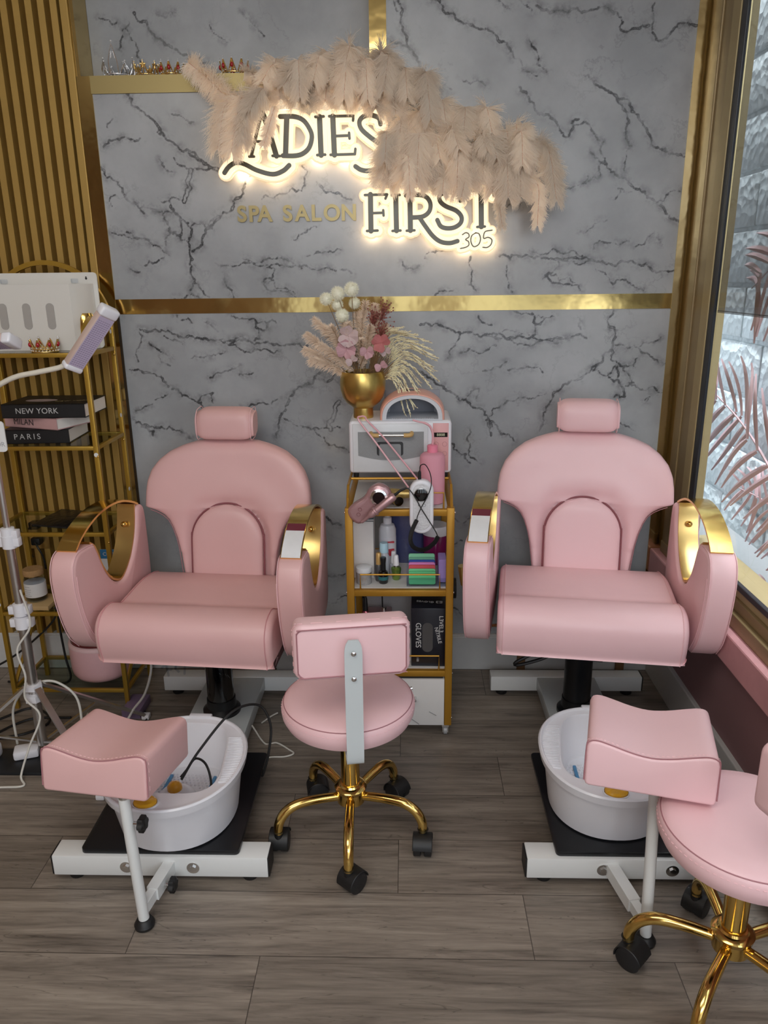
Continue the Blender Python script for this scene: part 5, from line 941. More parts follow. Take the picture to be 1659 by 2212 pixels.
# ---- tools on the top shelf
TS = .838
ROSE = mat('rose_gold_metallic', (.46, .27, .28, 1), .26, .45, nscale=50, var=.03, coat=.3)
d1 = thing('nail_drill_unit', 'metallic rose portable nail drill unit with round black dial, leaning on the trolley rail', 'nail drill', (-.128, 2.322, .86))
Mr = Matrix.Rotation(math.radians(-38), 4, 'Y')
b = MB(); b.M = Mr; ol = sp2([(-.062, -.030), (-.070, 0), (-.060, .026), (-.030, .032), (.010, .029), (.040, .040), (.072, .034), (.088, .004), (.076, -.030), (.045, -.040), (.010, -.032), (-.030, -.038)], 4)
b.prism(ol, -.016, .018, 'y', .012, 4); b.build('body', ROSE, d1)
for (r0, m, y_, nm) in ((.0325, ROSE, -.0195, 'dial_ring'), (.0275, CHR, -.0215, 'dial_bezel'), (.0195, BLKG, -.024, 'dial')):
    b = MB(); b.M = Mr; b.tube([(.046, -.012, 0), (.046, y_+.001, 0), (.046, y_, 0)], [r0, r0, r0*.94], 30); b.build(nm, m, d1)
b = MB(); b.M = Mr
for (x_, z_) in ((-.026, .006), (-.040, -.004)): b.tube([(x_+.0055*math.cos(a), -.0168, z_+.0055*math.sin(a)) for a in [2*PI*k/16 for k in range(16)]], .0008, 5, True)
b.build('buttons', mat('rose_dark', '#7d4a4c', .4), d1)
h1 = thing('nail_drill_handpiece', 'metallic rose nail drill handpiece hanging diagonally in front of the trolley', 'nail drill', (-.041, 2.30, .897))
hp = [Vector((-.041, 2.30, .897)), Vector((-.148, 2.285, .812))]; hd_ = (hp[1]-hp[0]).normalized()
b = MB(); L_ = (hp[1]-hp[0]).length
seg = [(0, .0085), (.004, .0125), (.012, .0135), (.05, .0125), (.075, .0118), (.077, .0150), (.082, .0150), (.084, .0118), (.096, .0120), (.105, .0085), (.108, .0060), (.134, .0052), (.137, .0035)]
b.tube([hd_*a for a, _ in seg], [q for _, q in seg], 20); b.build('body', ROSE, h1)
d2 = thing('nail_drill_unit', 'white oval portable nail drill unit with round black dial, hanging on the trolley front', 'nail drill', (.043, 2.318, .86))
b = MB(); b.prism(rrect(-.038, .038, -.092, .085, .0375, 10), -.016, .014, 'y', .007, 4); b.build('body', WPL, d2)
b = MB(); b.prism(rrect(-.027, .027, -.078, .074, .0265, 10), -.0185, -.014, 'y', .001, 1); b.build('textured_plate', mat('dimpled_white', '#d5d5d8', .3, nscale=160, bump=.9, bd=.003, var=.02), d2)
b = MB(); b.tube([(-.002, -.017, .040), (-.002, -.024, .040)], .0225, 30); b.build('dial_bezel', CHR, d2)
b = MB(); b.tube([(-.002, -.020, .040), (-.002, -.026, .040), (-.002, -.027, .040)], [.0205, .0205, .0185], 30); b.build('dial', BLKG, d2)
b = MB(); b.tube([(-.004+.0045*math.cos(a)+.012, -.0188, .004+.0045*math.sin(a)) for a in [2*PI*k/16 for k in range(16)]], .0006, 5, True).sph((-.009, -.0186, .004), .0022, 6); b.build('buttons', mat('grey_button', '#85858a', .4), d2)
c = MB().tube([(.037, 2.318, .944), (.037, 2.316, .968), (.037, 2.315, .972)], [.0052, .0045, .003], 10)
c.tube(smooth_path([(.037, 2.315, .970), (.040, 2.312, .990), (.055, 2.30, .994), (.070, 2.295, .965), (.072, 2.29, .93), (.060, 2.288, .895), (.042, 2.285, .862), (.030, 2.28, .835), (.027, 2.275, .822)], 6), .0016, 6)
P = smooth_path([(.027, 2.272, .824), (.014, 2.270, .795), (.007, 2.268, .765), (.014, 2.266, .740), (.036, 2.265, .728), (.060, 2.265, .732), (.084, 2.266, .752), (.094, 2.268, .770)], 24)
cl = []
for i, p in enumerate(P):
    T = (P[min(i+1, len(P)-1)]-P[max(0, i-1)]).normalized(); u = T.cross(Vector((0, 1, 0))).normalized(); v = T.cross(u)
    for q in range(5): a = 2*PI*q/5; cl.append(p+(u*math.cos(a)+v*math.sin(a))*.0062+T*(.0007*q/5))
c.tube(cl, .0013, 4)
c.tube(smooth_path([(.094, 2.268, .770), (.085, 2.27, .79), (.060, 2.275, .83), (.040, 2.28, .862), (.022, 2.285, .895), (.004, 2.292, .918), (-.006, 2.296, .921)], 6), .0018, 6)
c.tube([(-.006, 2.296, .921), (-.022, 2.298, .914), (-.041, 2.300, .898)], [.0032, .0042, .0048], 8)
tag(c.build('coiled_cable', BLK), 'black coiled cable joining the drill handpiece to the white drill unit', 'cable')
tw = thing('tweezers', 'long pink plastic tongs leaning on the cabinet front', 'tongs', (.03, 2.40, .905))
PKP = mat('pink_plastic', '#dfa6ae', .35, coat=.2)
A = Vector((-.146, 2.455, 1.114)); e1 = Vector((.002, 2.40, .895)); e2 = Vector((.036, 2.42, .912)); o = Vector(tw.location)
loop = smooth_path([e1-o, (e1*.35+A*.65)+Vector((-.010, 0, .0))-o, A+Vector((-.014, 0, -.006))-o, A+Vector((-.006, 0, .006))-o, A+Vector((.008, 0, .004))-o, A+Vector((.016, 0, -.010))-o, (e2*.35+A*.65)+Vector((.008, 0, .004))-o, e2-o], 6)
MB().tube(loop, .0030, 8).build('arms', PKP, tw)
MB().box(-.172, -.157, .052, .056, .165, .190).build('web', PKP, tw) if False else None
wb = thing('wash_bottle', 'pink squeeze wash bottle with bent nozzle on the trolley top shelf', 'bottle', (.080, 2.425, TS+.001))
MB().lathe([(.038, 0), (.041, .003), (.041, .150), (.039, .158), (.032, .165), (.020, .168), (.016, .170)], n=36).build('bottle', mat('pink_translucent', '#f6b6c6', .3, trans=.35, ior=1.1, var=.01), wb)
MB().lathe([(.0385, .003), (.0385, .092), (.0001, .092)], n=36).build('liquid', mat('pink_liquid', '#ee9db2', .1, trans=.3, ior=1.1, var=0), wb)
MB().lathe([(.0175, .166), (.0175, .190), (.014, .193), (.0001, .194)], n=28).build('cap', mat('pink_cap', '#e8849c', .35, var=.01), wb)
MB().tube(smooth_path([(0, 0, .190), (.001, 0, .225), (-.008, -.002, .252), (-.025, -.004, .264), (-.045, -.006, .269), (-.064, -.008, .275)], 6), [.0038]*20+[.0030]*11, 8).build('nozzle', PKP, wb)
GD = mat('champagne_plastic', '#b39a5f', .3, .6)
gd = thing('cordless_drill', 'small champagne gold cordless nail drill lying on the trolley top shelf', 'nail drill', (-.04, 2.40, TS+.001))
MB().tube([(-.075, .02, .028), (-.01, .015, .030), (.045, .01, .032)], [.016, .019, .014], 18).tube([(-.02, .01, .03), (-.005, -.005, .022), (.01, -.03, .018)], [.018, .017, .017], 18).build('body', GD, gd)
MB().tube([(.010, -.030, .018), (.0115, -.0335, .0178)], .0155, 24).build('dial', BLKG, gd)
bx = MB().box(-.105, -.045, 2.41, 2.47, TS+.001, TS+.018, .002).build('small_box', mat('royal_blue_card', '#23358c', .4)); tag(bx, 'small royal blue box behind the drill handpiece', 'box')
# ---- middle shelf
MS = .5585
def item(name, label, cat, loc, parts, rz=0, group=None):
    t = thing(name, label, cat, loc, rz, group)
    for nm, mb, m in parts: mb.build(nm, m, t)
    return t
item('carton', 'tall white carton with grey edges on the left of the middle shelf', 'box', (-.152, 2.485, MS), [('body', MB().box(-.036, .036, -.04, .04, 0, .212, .002), mat('white_carton', '#d9d6d4', .5)), ('top_band', MB().box(-.0355, .0355, -.0395, .0395, .212, .2135), mat('blue_grey_card', '#7d97a3', .5)), ('edge_line', MB().box(-.0362, -.0345, -.0406, -.039, .004, .208).box(.0345, .0362, -.0406, -.039, .004, .208).box(-.036, .036, -.0406, -.039, .205, .209), mat('grey_line', '#77787c', .5))])
item('liquid_bottle', 'white squeeze bottle with red label behind the nail polishes', 'bottle', (-.072, 2.535, MS), [('bottle', MB().lathe([(.028, 0), (.030, .004), (.030, .150), (.024, .166), (.014, .172)], n=28), mat('milky_plastic', '#dcdde3', .35)), ('cap', MB().lathe([(.0150, .170), (.0150, .192), (.0085, .196), (.0060, .220), (.003, .222)], n=20), WPL), ('label', MB().lathe([(.0304, .02), (.0304, .125)], n=28), mat('label_white', '#e3e3ea', .5)), ('red_square', MB().box(.004, .024, -.0316, -.0245, .060, .085), mat('label_red', '#c93a48', .5)), ('red_line', MB().box(-.012, .024, -.0316, -.0245, .108, .113), mat('label_red', '#c93a48', .5))])
item('clear_bottle', 'small clear bottle with pale blue cap behind the black polish', 'bottle', (-.083, 2.463, MS), [('bottle', MB().lathe([(.017, 0), (.018, .003), (.018, .078), (.010, .092)], n=24), mat('frosted_clear', '#cdd0da', .2, alpha=.7)), ('cap', MB().lathe([(.0145, .090), (.0150, .12), (.013, .124)], n=24), mat('pale_blue_cap', '#b7dcec', .35))])
item('polish_bottle', 'dark polish bottle with tall gold cap at the left of the polishes', 'nail polish', (-.100, 2.425, MS), [('bottle', MB().lathe([(.0105, 0), (.012, .003), (.0115, .055), (.008, .062)], n=20), mat('dark_steel_label', '#4b4a4c', .3)), ('cap', MB().lathe([(.0095, .060), (.0090, .098), (.007, .101)], n=20), mat('soft_gold_cap', '#c9a365', .35, .3))])
bk = item('polish_bottle', 'black gel polish bottle with teal print at the front of the middle shelf', 'nail polish', (-.084, 2.405, MS), [('bottle', MB().lathe([(.014, 0), (.0165, .004), (.0170, .030), (.0145, .042), (.008, .047)], n=24), BLKG), ('cap', MB().lathe([(.0088, .047), (.0085, .070), (.0105, .088), (.0095, .092)], n=20), BLKP), ('print', MB().lathe([(.01725, .014), (.01735, .026)], n=24), mat('teal_print', '#2c6e74', .4))])
item('polish_bottle', 'metallic green polish bottle with white cap', 'nail polish', (-.041, 2.435, MS), [('bottle', MB().lathe([(.010, 0), (.0125, .002), (.0175, .038), (.0165, .044), (.008, .048)], n=8), mat('metallic_green', (.28, .42, .10, 1), .25, .8)), ('collar', MB().lathe([(.0085, .047), (.0085, .053)], n=20), CHR), ('cap', MB().lathe([(.0105, .053), (.0080, .086), (.006, .089)], n=20), WPL)])
item('polish_bottle', 'clear polish bottle with white cap behind the green polish', 'nail polish', (-.050, 2.470, MS), [('bottle', MB().lathe([(.012, 0), (.014, .003), (.014, .042), (.008, .048)], n=20), mat('frosted_clear', '#cdd0da', .2, alpha=.7)), ('cap', MB().lathe([(.0095, .048), (.0078, .088), (.006, .090)], n=20), WPL)])
item('glitter_jar', 'silver glitter jar with white lid on the left front of the middle shelf', 'jar', (-.150, 2.405, MS), [('jar', MB().lathe([(.024, 0), (.026, .003), (.026, .044)], n=32), mat('silver_glitter', '#b5b5b6', .25, .4, nscale=400, var=.4)), ('lid', MB().lathe([(.0268, .042), (.0272, .058), (.024, .060)], n=32), mat('pearl_lid', '#dfe3e8', .3))])
tray = item('clear_tray', 'clear plastic tray holding coloured sanding blocks', 'tray', (.050, 2.425, MS), [('base', MB().box(-.055, .085, -.055, .055, 0, .003), CLEAR), ('wall', MB().box(-.055, -.0535, -.055, .055, .003, .045), CLEAR), ('wall', MB().box(-.055, .085, -.055, -.0535, .003, .030), CLEAR), ('wall', MB().box(-.055, .085, .0535, .055, .003, .060), CLEAR)])
BC = [('#62c98a', 'front green sanding buffer with scalloped edge', -.046, .060), ('#7fdca0', 'bright green sanding buffer second from the front', -.030, .072), ('#d8555f', 'red sanding buffer between the pink and green ones', -.016, .080), ('#d888c8', 'pink sanding buffer behind the red one', -.004, .085), ('#2b4fa8', 'dark blue sanding buffer behind the pink one', .010, .088), ('#6fae93', 'dull green sanding buffer behind the blue one', .024, .092), ('#8fd8b0', 'mint sanding buffer at the very back of the tray', .038, .100)]
for i, (c_, l, y_, h) in enumerate(BC):
    b = MB().prism(rrect(-.045, .045, 0, h-.025 if i else .045, .006), -.005, .005, 'y', .001, 1)
    for k in range(5 if i == 0 else 0): b.lathe([(.0055, 0), (.0001, .0002)], 0, 0, 0, 8)
    ob = b.build('sanding_buffer', mat('buffer_%d' % i, c_, .7)); ob.location = (.047, 2.425+y_, MS+.005); ob.rotation_euler = (math.radians(-12), 0, 0)
    tag(ob, l, 'nail buffer', 'sanding buffers in the clear tray')
for i in range(7):
    ob = MB().prism(rrect(-.013, .013, 0, .082-.004*i, .003), -.005, .005, 'y', .001, 1).build('sanding_buffer', mat('lilac_foam', '#a58cd0', .7))
    ob.location = (.116, 2.400+i*.0125, MS+.005+.003*i); tag(ob, ['front', 'second', 'third', 'fourth', 'fifth', 'sixth', 'rearmost'][i]+' lilac sanding block in the row at the right of the tray', 'nail buffer', 'lilac sanding blocks')
item('cotton_jar', 'magenta jar with white lid at the back right of the middle shelf', 'jar', (.100, 2.610, MS), [('jar', MB().lathe([(.040, 0), (.044, .004), (.046, .105), (.042, .112)], n=36), mat('magenta_glass', '#7d1455', .15, coat=.5)), ('lid', MB().lathe([(.047, .108), (.048, .135), (.044, .142), (.0001, .143)], n=36), WPL)])
bag = MB().loft([[(.065*s_*math.copysign(abs(math.cos(a))**.7, math.cos(a))+.006*math.sin(5*z_*30+3*a), .03*s_*math.sin(a), z_) for a in [2*PI*k/32 for k in range(32)]] for z_, s_ in ((0, .9), (.02, 1), (.08, 1.02), (.13, .98), (.17, 1.0), (.20, .93), (.215, .85))]).build('plastic_bag', mat('slate_blue_plastic', '#474d78', .22, coat=.5, nscale=14, bump=.8, bd=.01))
bag.location = (-.005, 2.620, MS); tag(bag, 'slate blue crinkled plastic pack standing behind the polishes', 'bag')
# ---- lower shelf
LS = .2595
gb = thing('glove_box', 'black glove box with white lettering and oval opening on the lower shelf', 'box', (.071, 2.435, LS), math.radians(-1))
MB().box(-.060, .060, -.062, .045, 0, .218, .002).build('box', mat('black_carton', '#121420', .35, coat=.2), gb)
MB().prism(rrect(-.022, .014, .055, .165, .018, 8), -.0635, -.0615, 'y').build('oval_opening', mat('opening_grey', '#4d4b4b', .8), gb)
WT = mat('white_print', '#d8d8d8', .5); RZ = lambda a: Matrix.Rotation(PI/2, 4, 'X') @ Matrix.Rotation(math.radians(a), 4, 'Z')
text('brand_lettering', 'L3VEL3', .020, WT, (.042, -.0628, .160), RZ(-90), gb, .0003)
text('print_nitrile', 'NITRILE', .018, WT, (.032, -.0628, .118), RZ(-76), gb, .0003)
text('print_gloves', 'GLOVES', .026, WT, (-.036, -.0628, .118), RZ(-90), gb, .0003)
text('print_count', '100', .011, WT, (-.038, -.0628, .026), RZ(-90), gb, .0003)
text('print_gloves', 'GLOVES', .017, WT, (-.012, -.005, .2186), Matrix.Rotation(math.radians(170), 4, 'Z'), gb, .0003)
text('print_emblem', 'E3', .026, WT, (.036, -.008, .2186), Matrix.Rotation(math.radians(178), 4, 'Z'), gb, .0003)
hb = thing('nail_drill_box', 'rose nail drill control box with heart shaped dark screen on the lower shelf', 'nail drill', (-.105, 2.50, LS+.05))
MB().box(-.046, .046, -.03, .045, 0, .10, .004).build('case', ROSE, hb)
ht = [(.0, -.012)]+[(.030*math.sin(u)**3, .0016*(13*math.cos(u)-5*math.cos(2*u)-2*math.cos(3*u)-math.cos(4*u))) for u in [2*PI*k/40+.01 for k in range(40)]]
MB().prism([(a, b+.066) for a, b in ht[1:]], -.0315, -.0295, 'y').build('heart_screen', BLKG, hb)
MB().lathe([(.010, .10), (.010, .116), (.008, .118)], .018, .0, 0, 20).build('knob', CHR, hb)
MB().box(-.05, .05, -.035, .05, -.05, -.0005, .003).build('stand', mat('dark_stand', '#3c3a3c', .5), hb)
pg = thing('cable_plug', 'rose metal cable connector with black strain relief beside the drill box', 'plug', (-.150, 2.46, LS+.001))
MB().lathe([(.012, 0), (.012, .165), (.009, .170)], n=20).build('metal_sleeve', mat('ruby_metal', (.55, .16, .20, 1), .25, .9), pg); MB().lathe([(.009, .168), (.0065, .215), (.004, .222)], n=16).build('strain_relief', BLK, pg)
kc = MB().tube(smooth_path([(-.150, 2.46, .478), (-.135, 2.47, .515), (-.11, 2.49, .52), (-.095, 2.50, .49), (-.092, 2.50, .445), (-.092, 2.50, .412)], 6), .0026, 6).build('cable', BLK); tag(kc, 'thin black cable arching from the rose connector to the drill box', 'cable')
ab = MB().box(-.165, .126, 2.60, 2.72, LS+.002, LS+.245, .02).build('appliance', mat('warm_grey_plastic', '#a9a7a8', .4)); tag(ab, 'pale grey rounded appliance at the back of the lower shelf', 'appliance')
bb = MB().tube([(-.205, 2.77, .385), (.187, 2.77, .385)], .040, 24).build('bolster_roll', mat('charcoal_vinyl', '#26262a', .5)); tag(bb, 'dark cylinder sticking out behind both sides of the trolley', 'roll')
gx = MB().box(-.52, -.30, 2.68, 2.80, .0, .185, .004).build('storage_box', mat('taupe_grey_box', '#8e8a87', .5)); tag(gx, 'grey box on the floor behind the left chair by the baseboard', 'box')
# ================================================================ GOLD SHELF ON THE LEFT
SX0, SX1, SY0, SY1 = -1.495, -1.052, 2.505, 2.775
sf = thing('arched_shelf', 'gold metal shelf with arched back and glass shelves against the fluted wall', 'shelf', ((SX0+SX1)/2, 2.64, 0)); so = Vector(sf.location)
def sbox(nm, x0, x1, y0, y1, z0, z1, m=GPAINT, bev=.0015): return MB().box(x0-so.x, x1-so.x, y0-so.y, y1-so.y, z0, z1, bev).build(nm, m, sf)
PWD = .016
for x_ in (SX0, SX1-PWD):
    sbox('front_post', x_, x_+PWD, SY0, SY0+PWD, 0, 1.33); sbox('rear_post', x_, x_+PWD, SY1-PWD, SY1, 0, 1.40)
ac = [(-(SX1-SX0-PWD)/2*math.cos(PI*k/32), SY1-PWD/2-so.y, 1.40+.215*math.sin(PI*k/32)) for k in range(33)]
b = MB(); b.loft([[(x_*(1+s_*.037), y_+t_, 1.40+(z_-1.40)*(1+s_*.037)) for s_, t_ in ((-1, -.008), (1, -.008), (1, .008), (-1, .008))] for x_, y_, z_ in ac]); b.build('arch', GPAINT, sf)
for x_ in (SX0+PWD/2, SX1-PWD/2):
    P = [Vector((x_-so.x, SY0+PWD/2-so.y, 1.33))]+[Vector((x_-so.x, SY0+PWD/2-so.y+.10*(1-math.cos(a)), 1.33+.10*math.sin(a))) for a in [PI/2*k/10 for k in range(1, 11)]]+[Vector((x_-so.x, SY1-PWD-so.y, 1.432))]
    MB().loft([[p+Vector((-.008, -.006*1, .006)), p+Vector((.008, -.006, .006)), p+Vector((.008, .006, -.006)), p+Vector((-.008, .006, -.006))] for p in P]).build('curved_top_rail', GPAINT, sf)
for z in (1.326, 1.014, .704, .398, .085):
    sbox('shelf_bar', SX0+PWD, SX1-PWD, SY0+.001, SY0+.014, z-.014, z); sbox('shelf_bar', SX0+PWD, SX1-PWD, SY1-.014, SY1-.001, z-.014, z)
    sbox('shelf_bar', SX0+.001, SX0+.014, SY0+PWD, SY1-PWD, z-.014, z); sbox('shelf_bar', SX1-.014, SX1-.001, SY0+PWD, SY1-PWD, z-.014, z)
    if z > .0: sbox('glass_panel', SX0+.012, SX1-.012, SY0+.012, SY1-.012, z-.003, z+.001, SGLASS, 0)
for x_ in (SX0+.008, SX1-.008):
    MB().tube([(x_-so.x, SY0-so.y+.02, .10), (x_-so.x, SY1-so.y-.02, .29)], .007, 6).build('side_brace', GPAINT, sf)
dots = MB()
for x_, y_, z in ((SX1-.008, SY0-.0015, .985), (SX1+.0015, SY1-.03, 1.08), (SX1+.0015, SY1-.03, .80), (SX0+.008, SY0-.0015, .43), (SX1+.0015, SY1-.04, 1.38)): dots.tube([(x_-so.x, y_-so.y, z), (x_-so.x-(.001 if x_ > SX1 else 0), y_-so.y+(.001 if y_ < SY0 else 0), z)], .0075, 14)
dots.build('white_round_sticker', mat('white_dot', '#d9d9d9', .5), sf)
bl = MB()
for z in (1.31, 1.0, .69, .385): bl.sph((SX1+.001-so.x, SY1-.03-so.y, z-.01), .004, 6).sph((SX1-.002-so.x, SY0-.001-so.y, z-.02), .004, 6)
bl.build('bolt_heads', GOLD, sf)
# white acrylic dispenser
dp = thing('glove_dispenser', 'white acrylic wall dispenser with oval slots standing on the top shelf', 'dispenser', (-1.245, 2.59, 1.3275)); AW = mat('white_acrylic', '#dedcd6', .22, coat=.4, var=.01); AG = mat('slot_grey', '#a9a5a0', .5)
b = MB(); b.prism([(-.20, 0), (.128, 0), (.168, .045), (.172, .10), (-.20, .10)], .0, .215, 'z'); b.build('box', AW, dp)
b = MB(); b.prism(rrect(-.20, .186, .0, .252, .012), .096, .101, 'y'); b.build('back_plate', AW, dp)
for i, x_ in enumerate((-.105, -.025, .055, .0)[:3]):
    b = MB(); b.prism(rrect(x_-.0135, x_+.0135, .070, .155, .0134, 8), -.002, .004, 'y'); b.build('oval_slot', AG, dp)
for x_ in (-.145, .10): MB().box(x_, x_+.022, .084, .097, .218, .232, .002).build('clip', CLEAR, dp)
kh = MB().tube([(.150, .0955, .232), (.150, .094, .232)], .0035, 12).tube([(.150, .0955, .237), (.150, .094, .237)], .002, 10); kh.build('keyhole', BLK, dp)
crown('gold crown with red jewels in front of the white dispenser on the shelf', (-1.205, 2.545, 1.3275), .042, .050, 8, GOLDC, RUBY)
vs2 = MB().lathe([(.0001, 0), (.030, 0), (.052, .03), (.056, .07), (.050, .105), (.040, .12), (.036, .118), (.045, .10), (.05, .07), (.046, .035), (.0001, .008)], n=36).build('gold_pot', GOLD); vs2.location = (-1.098, 2.640, 1.3275); vs2.scale = (.62, .62, 1); tag(vs2, 'shiny gold pot behind the white lamp head on the top shelf', 'pot')
# books
def book(label, cover, title, tcol, cx, cy, z, w_, d_, h_, rz, tx, ts, extra=None, serif=1.0):
    t = thing('book', label, 'book', (cx, cy, z), rz, 'stack of city books')
    MB().box(-w_/2, w_/2, -d_/2, d_/2, 0, .0025).box(-w_/2, w_/2, -d_/2, d_/2, h_-.0025, h_).box(-w_/2, w_/2, -d_/2, -d_/2+.003, .0, h_).build('cover', cover, t)
    MB().box(-w_/2+.004, w_/2-.003, -d_/2+.003, d_/2-.004, .0025, h_-.0025).build('pages', mat('page_white', '#f1eee8', .7, nscale=300, var=.03), t)
    text('title', title, ts, tcol, (tx, -d_/2-.0004, h_/2), RZ(0), t, .0003, serif, 1.05 if title != 'PARIS' else 1.45)
    if extra: extra(t)
    return t
BKC = mat('black_cloth_cover', '#17181b', .45); PKC = mat('dusty_pink_cover', '#c9a0a0', .5); SLV = mat('silver_print', '#c4c4c4', .35); DKP = mat('dark_print', '#3a3436', .5)
book('black book titled PARIS at the bottom of the stack', BKC, 'PARIS', SLV, -1.290, 2.655, 1.0155, .225, .205, .048, math.radians(4), -.030, .027)
book('dusty pink book titled MILAN in the middle of the stack, turned askew', PKC, 'MILAN', DKP, -1.278, 2.655, 1.0645, .235, .17, .040, math.radians(-20), -.030, .030)
def circ(t):
    MB().lathe([(.055, .0001), (.0001, .0004)], -.04, -.015, .0475, 36, 1, .55).build('cover_picture', mat('pale_cover_oval', '#b9a6a8', .4, nscale=60, var=.3), t)
    text('cover_lettering', 'NEW YORK', .022, mat('gold_print', '#8b7a55', .4), (.075, -.03, .0478), Matrix.Rotation(math.radians(12), 4, 'Z'), t, .0002)
book('black book titled NEW YORK on top of the stack', BKC, 'NEW YORK', SLV, -1.242, 2.645, 1.106, .285, .205, .0475, math.radians(1), -.022, .027, circ)
bp = MB().box(-.075, .075, -.085, .085, 0, .008, .004).build('black_pouch', mat('black_crinkled_plastic', '#17171a', .3, nscale=40, bump=.9, bd=.006)); bp.location = (-1.275, 2.655, .707); bp.rotation_euler = (math.radians(3), 0, math.radians(-14)); tag(bp, 'black crinkled flat pouch on the third glass shelf', 'pouch')
# wall outlet with plugs
ou = thing('wall_outlet', 'gold wall outlet plate with two black plugs behind the shelf', 'outlet', (-1.470, 2.832, .60))
MB().box(-.04, .04, -.004, .0, -.07, .08, .002).build('plate', GOLDB, ou)
for z in (.035, -.03): MB().box(-.018, .018, -.040, -.003, z-.015, z+.015, .005).build('plug', BLK, ou)
MB().tube(smooth_path([(0, -.04, .035), (-.02, -.06, .02), (-.03, -.055, -.03), (-.012, -.05, -.09)], 6), .004, 6).tube(smooth_path([(0, -.04, -.03), (.018, -.055, -.05), (.03, -.05, -.09), (.03, -.045, -.14)], 6), .004, 6).build('plug_cable', BLK, ou)
# fourth shelf
F4 = .3995
j = thing('cork_jar', 'glass jar with cork lid and white label on the lowest glass shelf', 'jar', (-1.385, 2.585, F4+.018))
MB().lathe([(.034, 0), (.038, .004), (.038, .085), (.031, .098), (.031, .108), (.029, .108), (.029, .098), (.036, .084), (.036, .006), (.0001, .003)], n=36).build('jar', CLEAR, j)
MB().lathe([(.035, .10), (.036, .104), (.036, .120), (.034, .123), (.0001, .124)], n=32).build('cork_lid', mat('cork', '#a98458', .85, nscale=150, var=.25), j)
MB().lathe([(.0384, .02), (.0384, .072)], n=36).build('label', mat('jar_label', '#dcdcdc', .6), j)
pr = MB()
for q, (z, l) in enumerate(((.062, .5), (.052, .7), (.044, .6), (.036, .4), (.028, .7))): pr.tube([(.0388*math.cos(a), .0388*math.sin(a), z) for a in [-PI/2-.3-l*.6+l*.18*k for k in range(7)]], .0006, 4)
pr.build('label_print', mat('grey_print', '#77777c', .6), j)
wbx = MB().box(-1.455, -1.315, 2.52, 2.64, F4+.001, F4+.0175, .001).build('wooden_box', mat('pale_wood', '#c3a676', .55)); tag(wbx, 'thin pale wooden box under the cork jar', 'box')
for i in range(4):
    o = MB().box(-.045, .045, -.035, .035, 0, .006, .001).build('business_card_pack', mat('pale_card_pink' if i % 2 else 'pale_card', '#d9b7ba' if i % 2 else '#d8d2d0', .6)); o.location = (-1.255+.003*i, 2.60, F4+.010+i*.0065); o.rotation_euler = (0, 0, math.radians(4*i-6)); tag(o, ['lowest', 'second lowest', 'second highest', 'topmost'][i]+' pack in the pile of pale leaflets beside the cork jar', 'leaflets', 'pile of pale leaflets')
o = MB().box(-1.30, -1.19, 2.53, 2.60, F4+.001, F4+.009, .001).build('dark_booklet', mat('dark_booklet_cover', '#2a2a2e', .4)); tag(o, 'dark booklet lying in front of the pale leaflets', 'booklet')
o = MB().sph((0, 0, .035), .035, 10, 1, .8, 1).build('pink_pouch', mat('crumpled_pink', '#c793a0', .5, nscale=60, var=.4, bump=.8)); o.location = (-1.285, 2.66, F4+.001); tag(o, 'crumpled pink packet behind the leaflets', 'packet')
cc = thing('brochure_card', 'white and blue card printed CUSTO standing behind the left armrest', 'card', (-1.115, 2.665, F4+.001), math.radians(-2))
MB().box(-.045, .045, -.001, .001, 0, .185, .0005).build('card', mat('brochure_white', '#dbe0e4', .5), cc); MB().box(-.045, .045, -.0018, -.0008, .148, .185, .0005).build('blue_header', mat('brochure_blue', '#2f7fb8', .5), cc)
text('lettering', 'CUSTO', .019, mat('white_print', '#d8d8d8', .5), (-.004, -.0021, .166), RZ(0), cc, .0002); MB().box(.0, .022, -.0018, -.0008, .10, .118).box(.010, .030, -.0018, -.0008, .08, .094).build('green_picture', mat('print_green', '#5d8a63', .6), cc)
# wax tub on the low bars
wx = thing('paraffin_tub', 'large round pink tub with smoky rose lid beneath the left chair, inside the gold shelf', 'tub', (-1.190, 2.640, .0865))
BP_ = mat('baby_pink_plastic', '#dcaeb2', .35, coat=.2)
MB().lathe([(.088, 0), (.104, .010), (.113, .024), (.117, .045), (.1185, .135), (.116, .146), (.110, .153), (.104, .155)], n=64).build('tub', BP_, wx)
MB().lathe([(.109, .154), (.107, .170), (.099, .184), (.080, .193), (.04, .198), (.0001, .199)], n=56).build('lid', RGLASS, wx)
MB().lathe([(.0001, .150), (.102, .152)], n=40).build('dark_filling', mat('dark_rose_inside', '#6b3d3d', .4), wx)
MB().lathe([(.1183, .138), (.1190, .142), (.1160, .151), (.111, .1535)], n=64).build('rim', mat('pale_pink_rim', '#e6c2c4', .3, coat=.3), wx)
